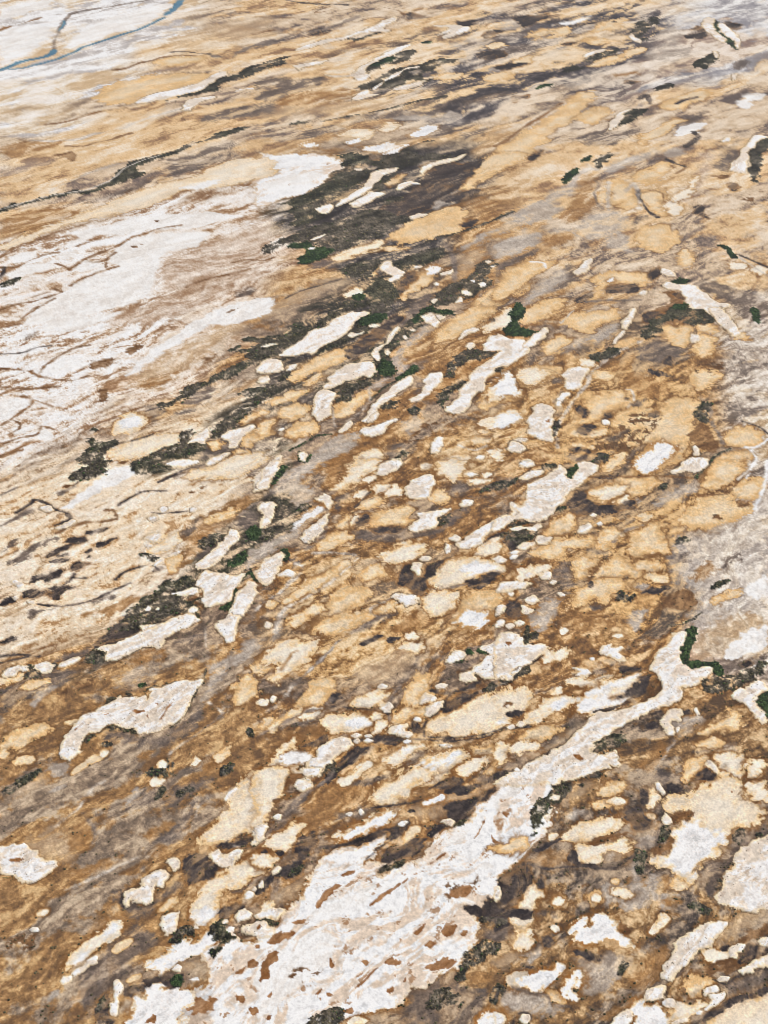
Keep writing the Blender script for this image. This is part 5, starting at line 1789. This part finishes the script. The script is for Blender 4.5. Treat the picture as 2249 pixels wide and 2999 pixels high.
        soft_ = soft_ * (.4 + .6 * es)
        if k in 'gvz':
            nn = nf * .45 + .6 * nt2 + .3 * nt + 1.3 * (n3 - .5) * (.3 + wf[sl])
            soft_ = soft_ * .8
        if halo is not None:
            a = (.75 * hs * smooth(2.6 * sc ** .5, 0, d + .8 * rag_ * nn) * wk)[..., None]
            cur = cur * (1 - a) + C(*halo) * a
        rag_ = rag_ * (1 + 1.2 * wf[sl]) if closed else rag_
        soft_ = soft_ * (1 + .8 * wf[sl])
        a = smooth(soft_, -soft_, d + rag_ * nn)
        if closed and k in 'dyhoqkb':
            a = a * (1 - (.35 if k not in 'kb' else .2) * (1 + wf[sl]) * smooth(.35, .85, n3 + .3 * nb + .15 * nt2))
        if k == 'B':
            a = a * smooth(.5, .62, .5 + .5 * nf + .35 * (n3 - .5))
        if not closed and k in 'ydb':
            a = a * np.clip(.85 + .6 * nb + .4 * nt2, .35, 1)
        cv = np.clip(.5 + .7 * (n3 - .5) + .35 * nt2 + .2 * nb + .15 * ng, 0, 1)
        if k in 'gv':
            cv = np.clip(.45 + .4 * ng + .45 * nt + .4 * nt2 + .3 * nb + .9 * (n3 - .5) * wf[sl], 0, 1)
        colr = C(*dk) * (1 - cv[..., None]) + C(*lt) * cv[..., None]
        if k == 'v':
            gr = (smooth(.3, .9, N2[sl] + .5 * nf) * .32 * (1 - .4 * wf[sl]))[..., None]
            colr = colr * (1 - gr) + (C(34, 44, 26) * (1 - cv[..., None]) + C(80, 88, 56) * cv[..., None]) * gr
            st_ = st * (1 - .8 * smooth(.12, .5, .55 * nb + .45 * nt2 + .1 * ng))
        elif k == 'k':
            st_ = st * (1 - .4 * smooth(.5, .9, n3 + .4 * nf))
        else:
            st_ = st
        a = (a * st_)
        cur = cur * (1 - a[..., None]) + colr * a[..., None]
        inside = smooth(soft_, -soft_, d + rag_ * nn) > .5
        if k in 'gv':
            HGT[sl] += .35 * smooth(soft_, -soft_, d + rag_ * nn) * (1 + .8 * ng)
        if k == 'u':
            HGT[sl] = HGT[sl] * (1 - a) - .35 * a
        if k == 'k':
            HGT[sl] -= .1 * a
    COLR[sl] = cur
    ow = owner[sl]
    if k in OWN:
        parent[fi] = fi
        if k in 'xcwW':
            SHEETS.append(fi)
        area[fi] = int(inside.sum())
        first[fi] = k
        prev = ow[inside]
        for pv, cnt in zip(*np.unique(prev[prev >= 0], return_counts=True)):
            pairs[(int(pv), fi)] = int(cnt)
        ow[inside] = fi
    elif k in 'kb':
        ow[inside] = -1
    owner[sl] = ow

for (a, b), cnt in pairs.items():
    if OWN[first[a]] == OWN[first[b]] and cnt > .22 * min(area[a], area[b]):
        parent[find(a)] = find(b)

# crisp drying lines: raise the contrast between neighbouring soils
def box(a, r):
    for ax in (0, 1):
        pad = [(0, 0)] * 3; pad[ax] = (r + 1, r)
        c = np.cumsum(np.pad(a, pad, mode='edge'), axis=ax, dtype=np.float64)
        n = a.shape[ax]
        a = (np.take(c, range(2 * r + 1, 2 * r + 1 + n), ax) - np.take(c, range(0, n), ax)) / (2 * r + 1)
    return a.astype(np.float32)

COLR *= (1 + .04 * NG + .03 * NT + .03 * NT2)[..., None]
w1 = (1 - .4 * wf)[..., None]
COLR = np.clip(COLR + .26 * w1 * (COLR - box(box(COLR, 7), 7)) + .14 * w1 * (COLR - box(COLR, 1)), 22, 246)

# ------------------------------------------------------------------ materials
def material(name, rough, mottle, scale, bump, spec=0.2):
    m = bpy.data.materials.new(name)
    m.use_nodes = True
    nt = m.node_tree; N = nt.nodes; L = nt.links
    bs = N['Principled BSDF']
    at = N.new('ShaderNodeAttribute'); at.attribute_name = 'soil_colour'
    tc = N.new('ShaderNodeTexCoord')
    nz = N.new('ShaderNodeTexNoise'); nz.inputs['Scale'].default_value = scale
    nz.inputs['Detail'].default_value = 6.0; nz.inputs['Roughness'].default_value = 0.7
    L.new(tc.outputs['Object'], nz.inputs['Vector'])
    mr = N.new('ShaderNodeMapRange')
    mr.inputs['From Min'].default_value = 0.3; mr.inputs['From Max'].default_value = 0.7
    mr.inputs['To Min'].default_value = 1 - mottle; mr.inputs['To Max'].default_value = 1 + mottle
    L.new(nz.outputs['Fac'], mr.inputs['Value'])
    mx = N.new('ShaderNodeMix'); mx.data_type = 'RGBA'; mx.blend_type = 'MULTIPLY'
    mx.inputs['Factor'].default_value = 1.0
    L.new(at.outputs['Color'], mx.inputs['A']); L.new(mr.outputs['Result'], mx.inputs['B'])
    ng = N.new('ShaderNodeTexNoise'); ng.inputs['Scale'].default_value = 3.1
    ng.inputs['Detail'].default_value = 3.0; ng.inputs['Roughness'].default_value = 0.8
    L.new(tc.outputs['Object'], ng.inputs['Vector'])
    mg = N.new('ShaderNodeMapRange')
    mg.inputs['From Min'].default_value = 0.3; mg.inputs['From Max'].default_value = 0.7
    mg.inputs['To Min'].default_value = 1 - .4 * mottle; mg.inputs['To Max'].default_value = 1 + .4 * mottle
    L.new(ng.outputs['Fac'], mg.inputs['Value'])
    mx2 = N.new('ShaderNodeMix'); mx2.data_type = 'RGBA'; mx2.blend_type = 'MULTIPLY'
    mx2.inputs['Factor'].default_value = 1.0
    L.new(mx.outputs['Result'], mx2.inputs['A']); L.new(mg.outputs['Result'], mx2.inputs['B'])
    L.new(mx2.outputs['Result'], bs.inputs['Base Color'])
    bs.inputs['Roughness'].default_value = rough
    bs.inputs['Specular IOR Level'].default_value = spec
    if bump > 0:
        bp = N.new('ShaderNodeBump'); bp.inputs['Strength'].default_value = 0.6
        bp.inputs['Distance'].default_value = bump
        L.new(nz.outputs['Fac'], bp.inputs['Height']); L.new(bp.outputs['Normal'], bs.inputs['Normal'])
    return m

MAT = dict(
    ground=material('mud_and_silt', .95, .15, .8, .15),
    isl=material('shell_sand', .95, .10, 1.0, .18),
    salt=material('salt_crust', .85, .08, 1.0, .12, .3),
    clay=material('dry_clay', .95, .11, 1.0, .08),
    g=material('green_shrub_leaves', .8, .3, 1.4, .12),
    v=material('olive_shrub_leaves', .85, .25, 1.2, .12),
    u=material('shallow_water', .12, .05, .1, 0, .5))

def lin(c):
    c = np.clip(c / 255.0, 0, 1)
    return np.where(c <= .04045, c / 12.92, ((c + .055) / 1.055) ** 2.4) * ALBEDO

LIN = lin(COLR).astype(np.float32)
VC = np.stack([X, Y, HGT], -1).reshape(-1, 3).astype(np.float32)
VL = LIN.reshape(-1, 3)

def build(name, verts, cols, polys, mat, smooth_shade=True):
    """polys: list of (n, k) index arrays"""
    me = bpy.data.meshes.new(name)
    me.vertices.add(len(verts))
    me.vertices.foreach_set('co', np.ascontiguousarray(verts, np.float32).ravel())
    loops = np.concatenate([p.ravel() for p in polys]).astype(np.int32)
    tot = np.concatenate([np.full(len(p), p.shape[1], np.int32) for p in polys])
    me.loops.add(len(loops)); me.loops.foreach_set('vertex_index', loops)
    me.polygons.add(len(tot))
    me.polygons.foreach_set('loop_start', np.concatenate([[0], np.cumsum(tot)[:-1]]).astype(np.int32))
    me.polygons.foreach_set('loop_total', tot)
    me.polygons.foreach_set('use_smooth', np.full(len(tot), smooth_shade))
    ca = me.attributes.new('soil_colour', 'FLOAT_COLOR', 'POINT')
    ca.data.foreach_set('color', np.concatenate([cols, np.ones((len(cols), 1), np.float32)], 1).astype(np.float32).ravel())
    me.update(calc_edges=True)
    me.materials.append(mat)
    o = bpy.data.objects.new(name, me)
    COL.objects.link(o)
    return o

rs = np.random.RandomState(3)
_a5 = np.arange(5) * 2 * np.pi / 5
DOME = np.array([[math.cos(a), math.sin(a), -.15] for a in _a5] +
                [[.72 * math.cos(a + .6), .72 * math.sin(a + .6), .6] for a in _a5] + [[.1, .05, 1.0]], np.float32)
DQ = np.array([[i, (i + 1) % 5, 5 + (i + 1) % 5, 5 + i] for i in range(5)])
DT = np.array([[5 + i, 5 + (i + 1) % 5, 10] for i in range(5)])

def domes(cx, cy, cz, r, h, col):
    n = len(cx)
    ang = rs.rand(n) * 6.28
    ca, sa = np.cos(ang)[:, None], np.sin(ang)[:, None]
    jit = 1 + .35 * (rs.rand(n, 11) - .5)
    dx, dy = DOME[None, :, 0] * jit, DOME[None, :, 1] * jit
    x = cx[:, None] + r[:, None] * (dx * ca - dy * sa)
    y = cy[:, None] + r[:, None] * (dx * sa + dy * ca)
    z = cz[:, None] + h[:, None] * DOME[None, :, 2]
    v = np.stack([x, y, z], -1).reshape(-1, 3)
    base = (np.arange(n) * 11)[:, None, None]
    sh = 1 + .3 * (rs.rand(n, 11, 1) - .5)
    c = (col[:, None, :] * sh).reshape(-1, 3)
    return v, c, (DQ[None] + base).reshape(-1, 4), (DT[None] + base).reshape(-1, 3)

# ------------------------------------------------------------------ which face belongs to which thing
roots = np.full(len(feats) + 1, -1, np.int32)
for k_ in parent:
    roots[k_] = find(k_)
fo = owner[:-1, :-1]
FR = np.where(fo >= 0, roots[fo], -1).ravel()
ids, counts = np.unique(FR, return_counts=True)
MINF = 16
G = FR.reshape(NY - 1, NX - 1)
nid = np.arange(G.size).reshape(G.shape)
ea, eb = [], []
for A_, B_, IA, IB in ((G[:, :-1], G[:, 1:], nid[:, :-1], nid[:, 1:]), (G[:-1], G[1:], nid[:-1], nid[1:])):
    mk = (A_ == B_) & (A_ >= 0)
    ea.append(IA[mk]); eb.append(IB[mk])
ea, eb = np.concatenate(ea), np.concatenate(eb)
lab_ = np.arange(G.size)
while True:
    la, lb = lab_[ea], lab_[eb]
    m_ = la != lb
    if not m_.any():
        break
    hi, lo = np.maximum(la[m_], lb[m_]), np.minimum(la[m_], lb[m_])
    np.minimum.at(lab_, hi, lo)
    while True:
        nl_ = lab_[lab_]
        if (nl_ == lab_).all():
            break
        lab_ = nl_
# every separate piece is a thing of its own; crumbs stay with the ground
stuffy = np.array([OWN.get(first.get(int(r), '?'), '') in ('g', 'v') if r >= 0 else False for r in range(len(feats))] + [False])
ROOT_OF = {}
lab2 = np.where(FR < 0, -1, np.where(stuffy[FR], -2 - FR, lab_))
uq, inv0, cn = np.unique(lab2, return_inverse=True, return_counts=True)
inv0 = inv0.reshape(-1)
newid = np.full(len(uq), -1, np.int64)
nx_ = 0
f1 = np.full(len(uq), -1, np.int64); f1[inv0] = FR
for q_i in range(len(uq)):
    if uq[q_i] != -1 and cn[q_i] >= MINF:
        newid[q_i] = nx_; ROOT_OF[nx_] = int(f1[q_i]); nx_ += 1
FR = newid[inv0]
jj, ii = np.meshgrid(np.arange(NX - 1), np.arange(NY - 1))
v00 = (ii * NX + jj).ravel()
QUAD = np.stack([v00, v00 + NX, v00 + NX + 1, v00 + 1], 1)
FA = ((MPP ** 2) / sin_dep * STEP * STEP)[:-1, :-1].ravel()          # face area, m2
FPX = PX[:-1, :-1].ravel(); FPY = PY[:-1, :-1].ravel()
FCOL = COLR[:-1, :-1].reshape(-1, 3)
order = np.argsort(FR, kind='stable')
FRs = FR[order]

def sub(q):
    u, inv = np.unique(q, return_inverse=True)
    return u, inv.reshape(q.shape)

# the ground: everything nobody else owns, carried on to the horizon
gq = QUAD[FR < 0]
u_, inv_ = sub(gq)
edge = np.concatenate([np.arange(NX), np.arange(1, NY) * NX + NX - 1,
                       (NY - 1) * NX + np.arange(NX - 2, -1, -1), np.arange(NY - 2, 0, -1) * NX])
cen = np.array([0.0, 900.0])
ring0 = VC[edge]
rv, rc, rq = [], [], []
nE = len(edge)
avg = lin(np.array([196.0, 164.0, 126.0])).astype(np.float32)
prev_idx = np.arange(nE)
rv.append(ring0); rc.append(VL[edge])
for r_i, s_ in enumerate([1.12, 1.35, 2.0, 4.0, 12.0, 45.0]):
    p = ring0.copy(); p[:, :2] = cen + (ring0[:, :2] - cen) * s_; p[:, 2] = ring0[:, 2] * (.5 if s_ < 3 else 0)
    nz_ = fbm(p[:, 0] / 90.0, p[:, 1] / 90.0, 3, seed=81)
    w_ = min(1.0, .35 * (r_i + 1))
    rc.append((VL[edge] * (1 - w_) + avg * (1 + .5 * nz_[:, None]) * w_).astype(np.float32)); rv.append(p)
    cur_idx = prev_idx + nE
    rq.append(np.stack([prev_idx, cur_idx, np.roll(cur_idx, -1), np.roll(prev_idx, -1)], 1))
    prev_idx = cur_idx
rv, rc, rq = np.concatenate(rv), np.concatenate(rc), np.concatenate(rq)
off = len(u_)
ground = build('ground', np.concatenate([VC[u_], rv]), np.concatenate([VL[u_], rc]), [inv_, rq[:, ::-1] + off], MAT['ground'])
ground['kind'] = 'structure'
ground['label'] = 'brown and grey mud flat streaked with silt between the pans and islands'

# ------------------------------------------------------------------ landmarks, for telling look-alikes apart
LAND = [
 (1786, 2113, 'the long white sand ridge', 'long white sand ridge ending in a hook beside a bright green shrub bank'),
 (1087, 2587, 'the broad speckled salt flat', 'broad white salt flat speckled with brown patches below the long sand ridge'),
 (434, 2089, 'the hook-tailed sand island', 'long speckled sand island with a hooked tail and green shrub fringe'),
 (289, 860, 'the wide white salt sheet', 'wide blank white salt sheet crossed by thin brown cracks'),
 (919, 749, 'the bright green thicket', 'bright green thicket at the end of the dark shrub belt'),
 (1594, 1446, 'the green-cleft white island', 'large speckled white sand island with a dark green cleft and a long tail'),
 (1999, 1911, 'the green shrub bank', 'bright green shrub bank along the hooked end of the long sand ridge'),
 (1493, 1020, 'the forked white island', 'forked white sand island reaching down beside dark scrub'),
 (1979, 1237, 'the white-ended golden pan', 'large golden tan pan with a white salt end and brown spots'),
 (2028, 2443, 'the big scalloped white pan', 'big pale pan with a white middle, scalloped edge and tan tail'),
 (723, 2370, 'the wedge-shaped cream pan', 'smooth wedge-shaped cream pan narrowing to a point in brown mud'),
 (410, 2612, 'the lumpy sand islet', 'lumpy cream sand islet with a bite out of one side, dark rim'),
 (1545, 415, 'the long golden pan', 'long smooth golden tan pan slanting between grey streaks'),
 (1280, 662, 'the shrub-ringed tan pan', 'smooth tan pan lying among the dark shrub belt'),
 (2052, 874, 'the pointed white ridge', 'white sand ridge with dark lines narrowing to a point'),
 (347, 532, 'the green-crested dune', 'winding dune crested with dark green shrubs beside tan sand'),
 (1059, 212, 'the white spit by dark scrub', 'white sand spit wrapped around dark scrub'),
 (530, 268, 'the narrow white sandbar', 'narrow white sandbar with a dark shrub edge on tan sand'),
 (2071, 72, 'the green-troughed chalky island', 'chalky white island half with a dark green trough beside it'),
 (2163, 489, 'the white bank fringed with scrub', 'white sand bank fringed with dark green scrub'),
 (1473, 1930, 'the pitted white island', 'broad pitted white sand island with a green corner'),
 (1584, 2375, 'the dark olive thicket', 'dark olive thicket dotted with pale clearings below the long sand ridge'),
 (967, 2195, 'the narrow-waisted white island', 'bright white narrow-waisted island beside a dark olive thicket'),
 (1232, 1427, 'the star-shaped white islet', 'star-shaped speckled white islet in brown mud'),
 (2172, 2981, 'the pale pan behind dark streaks', 'wide pale cream pan bounded by a dark curved streak'),
 (424, 1872, 'the ragged pale sandbank', 'ragged pale sandbank between dark scrub and brown mud'),
 (699, 1774, 'the tapering white sand tongue', 'tapering white sand tongue beside a green creek line'),
 (1350, 2075, 'the wide cream pan', 'wide cream pan holding a small dark ring'),
]
land_root = {}
LX, LY = to_ground([l[0] for l in LAND], [l[1] for l in LAND])
for n_, l in enumerate(LAND):
    i_, j_ = int(round((l[1] - GY0) / STEP)), int(round((l[0] - GX0) / STEP))
    r_ = int(FR.reshape(NY - 1, NX - 1)[i_, j_])
    if r_ >= 0:
        land_root[r_] = n_
    else:
        print('landmark off:', l[2])

BASENAME = dict(isl='sand_island', salt='salt_pan', clay='clay_pan', g='shrub_thicket', v='shrub_thicket', u='water')
CAT = dict(isl='sand island', salt='salt pan', clay='clay pan', g='thicket', v='thicket')
GROUP = dict(isl='sand islands on the mud flat', salt='white salt pans', clay='clay pans on the mud flat',
             g='shrub thickets', v='shrub thickets')
things = []
start = np.searchsorted(FRs, np.arange(nx_ + 1), 'left')
stop = np.searchsorted(FRs, np.arange(nx_ + 1), 'right')
SHRUB_V = lin(np.array([[98., 91, 66]]))[0]; SHRUB_G = lin(np.array([[70., 90, 52]]))[0]; SHRUB_D = lin(np.array([[104., 90, 76]]))[0]
ftr = {}
for k_ in parent:
    ftr.setdefault(find(k_), []).append(k_)
n_shrub = 0
for r_ in range(nx_):
    f = order[start[r_]:stop[r_]]
    if len(f) < MINF:
        continue
    best = max(ftr[ROOT_OF[r_]], key=lambda q: area[q])
    cls = OWN[first[best]]
    if cls == 'pan':
        cls = 'clay' if first[best] in 'ct' else 'salt'
    q = QUAD[f]
    u_, inv_ = sub(q)
    verts, cols, polys = VC[u_], VL[u_], [inv_]
    dist = MPP.ravel()[q[:, 0]]
    if cls in 'gv':
        pk = f[rs.rand(len(f)) < np.clip((.36 - dist) / .1, 0, 1) * (.45 if cls == 'g' else .2) * np.clip(.55 - 1.1 * NB.ravel()[q[:, 0]] - .8 * NT2.ravel()[q[:, 0]], 0, 1)]
        if len(pk):
            p0 = VC[QUAD[pk, 0]]
            n = len(pk); sp_ = np.sqrt(FA[pk])
            rad = (.22 + .5 * rs.rand(n) ** 1.8) * np.clip(sp_ / .55, .8, 1.6)
            hh = rad * (.35 + .3 * rs.rand(n))
            bc = (SHRUB_G if cls == 'g' else SHRUB_V)[None] * (.45 + 1.1 * rs.rand(n, 1) ** 1.3)
            if cls == 'v':
                gr = (rs.rand(n, 1) < .18)
                bc = np.where(gr, SHRUB_G[None] * (.5 + .8 * rs.rand(n, 1)), bc)
            dv, dc, dq, dt = domes(p0[:, 0] + (rs.rand(n) - .3) * sp_, p0[:, 1] + (rs.rand(n) - .3) * sp_, p0[:, 2], rad, hh, bc)
            o_ = len(verts)
            verts = np.concatenate([verts, dv]); cols = np.concatenate([cols, dc]); polys = [inv_, dq + o_, dt + o_]
            n_shrub += n
    mat = MAT[cls]
    ob = build(BASENAME[cls], verts, cols, polys, mat)
    if cls == 'u':
        ob['kind'] = 'structure'; ob['label'] = 'blue water in a narrow channel across the white flats'
        continue
    if cls in 'gv':
        ob['kind'] = 'stuff'
    if cls == 'isl':
        pk = f[(rs.rand(len(f)) < .028 * np.clip(1.6 - dist / .25, 0, 1)) & (VC[q[:, 0], 2] > .3)]
        if len(pk) > 3:
            n = len(pk); p0 = VC[QUAD[pk, 0]]
            rad = .12 + .26 * rs.rand(n) ** 2
            dv, dc, dq, dt = domes(p0[:, 0] + rs.rand(n) * .4, p0[:, 1] + rs.rand(n) * .4, p0[:, 2], rad, rad * .8, SHRUB_D[None] * (.6 + .9 * rs.rand(n, 1)))
            so = build('low_shrubs', dv, dc, [dq, dt], MAT['v'])
            so['kind'] = 'stuff'; so.parent = ob
            n_shrub += n
    A = float(FA[f].sum())
    cx, cy = float(np.mean(VC[q[:, 0], 0])), float(np.mean(VC[q[:, 0], 1]))
    dxy = np.stack([VC[q[:, 0], 0] - cx, VC[q[:, 0], 1] - cy])
    ev = np.linalg.eigvalsh(np.cov(dxy) + 1e-6 * np.eye(2))
    el = math.sqrt(max(ev[1], 1e-6) / max(ev[0], 1e-6))
    things.append(dict(o=ob, root=r_, cls=cls, A=A, x=cx, y=cy, el=el, col=FCOL[f].mean(0)))

# shrubs scattered over the dark mud
lum = COLR.mean(-1)
pm = np.clip((128 - lum) / 60, 0, 1) * smooth(.45, .75, .5 + .5 * NF + .3 * (N3 - .5)) * np.clip(1.5 - MPP / .28, 0, 1)
pm[:, :] *= .13
pick = np.where((rs.rand(NY, NX) < pm).ravel() & (owner.ravel() < 0))[0]
p0 = VC[pick]; n = len(pick)
rad = .22 + .5 * rs.rand(n) ** 2
dv, dc, dq, dt = domes(p0[:, 0] + rs.rand(n) * .3, p0[:, 1] + rs.rand(n) * .3, p0[:, 2], rad, rad * .8, SHRUB_V[None] * (.5 + .8 * rs.rand(n, 1)))
so = build('scattered_shrubs', dv, dc, [dq, dt], MAT['v'])
so['kind'] = 'stuff'; so['label'] = 'low dark shrubs scattered over the grey and brown mud'
n_shrub += n

# ------------------------------------------------------------------ labels
ORD = ['', 'second', 'third', 'fourth', 'fifth', 'sixth', 'seventh', 'eighth', 'ninth', 'tenth']

def size_word(a, cls):
    for lim, w in ((60, 'tiny'), (260, 'small'), (1100, 'mid-sized'), (5000, 'large')):
        if a < lim:
            return w
    return 'very large'

def colour_word(c, cls):
    if cls == 'g':
        return 'bright green'
    if cls == 'v':
        return 'dark olive' if c.mean() < 92 else 'grey olive'
    sat = (c[0] - c[2]) / max(c[0], 1)
    if sat < .10:
        return 'white'
    if sat < .20:
        return 'cream'
    if sat < .30:
        return 'pale tan'
    return 'golden tan'

def shape_word(e):
    return 'narrow' if e > 3.4 else 'elongated' if e > 1.9 else 'compact'

NOUN = dict(isl='sand island', salt='salt pan', clay='clay pan', g='shrub thicket', v='shrub thicket')
buckets = {}
for t in things:
    o, cls = t['o'], t['cls']
    o['category'] = CAT[cls]
    o['group'] = GROUP[cls]
    if t['root'] in land_root:
        o['label'] = LAND[land_root[t['root']]][3]
        continue
    dd = np.hypot(LX - t['x'], LY - t['y'])
    nl = int(np.argmin(dd))
    key = (size_word(t['A'], cls), shape_word(t['el']), colour_word(t['col'], cls), NOUN[cls], LAND[nl][2])
    buckets.setdefault(key, []).append((float(dd[nl]), t))
for key, lst in buckets.items():
    lst.sort(key=lambda e: e[0])
    for n_, (dd_, t) in enumerate(lst):
        base = ' '.join(key[:4])
        if len(lst) == 1:
            lab = base + ' near ' + key[4]
        elif n_ == 0:
            lab = base + ' nearest to ' + key[4]
        elif n_ < len(ORD):
            lab = ORD[n_] + ' ' + base + ' from ' + key[4]
        else:
            lab = base + ' far out from ' + key[4]
            t['o']['group'] = lab
        if len(lab.split()) > 16:
            lab = lab.replace(' ' + key[1] + ' ', ' ', 1)
        t['o']['label'] = lab
print('things', len(things), 'shrubs', n_shrub)

# ------------------------------------------------------------------ thin air haze
HB = 90000.0
hv = np.array([[x, y, z] for z in (-3.0, 512.0) for y in (-HB, HB) for x in (-HB, HB)], np.float32)
hq = np.array([[0, 2, 3, 1], [4, 5, 7, 6], [0, 1, 5, 4], [2, 6, 7, 3], [0, 4, 6, 2], [1, 3, 7, 5]])
hm = bpy.data.materials.new('thin_haze'); hm.use_nodes = True
hn = hm.node_tree
for n_ in list(hn.nodes):
    if n_.type == 'BSDF_PRINCIPLED':
        hn.nodes.remove(n_)
pv = hn.nodes.new('ShaderNodeVolumePrincipled')
pv.inputs['Color'].default_value = (.93, .95, 1.0, 1)
pv.inputs['Density'].default_value = 3.5e-5
pv.inputs['Anisotropy'].default_value = 0.2
hn.links.new(pv.outputs['Volume'], hn.nodes['Material Output'].inputs['Volume'])
haze = build('haze', hv, np.ones((8, 3), np.float32), [hq], hm, False)
haze['kind'] = 'stuff'
haze['label'] = 'thin pale haze in the air over the flats'
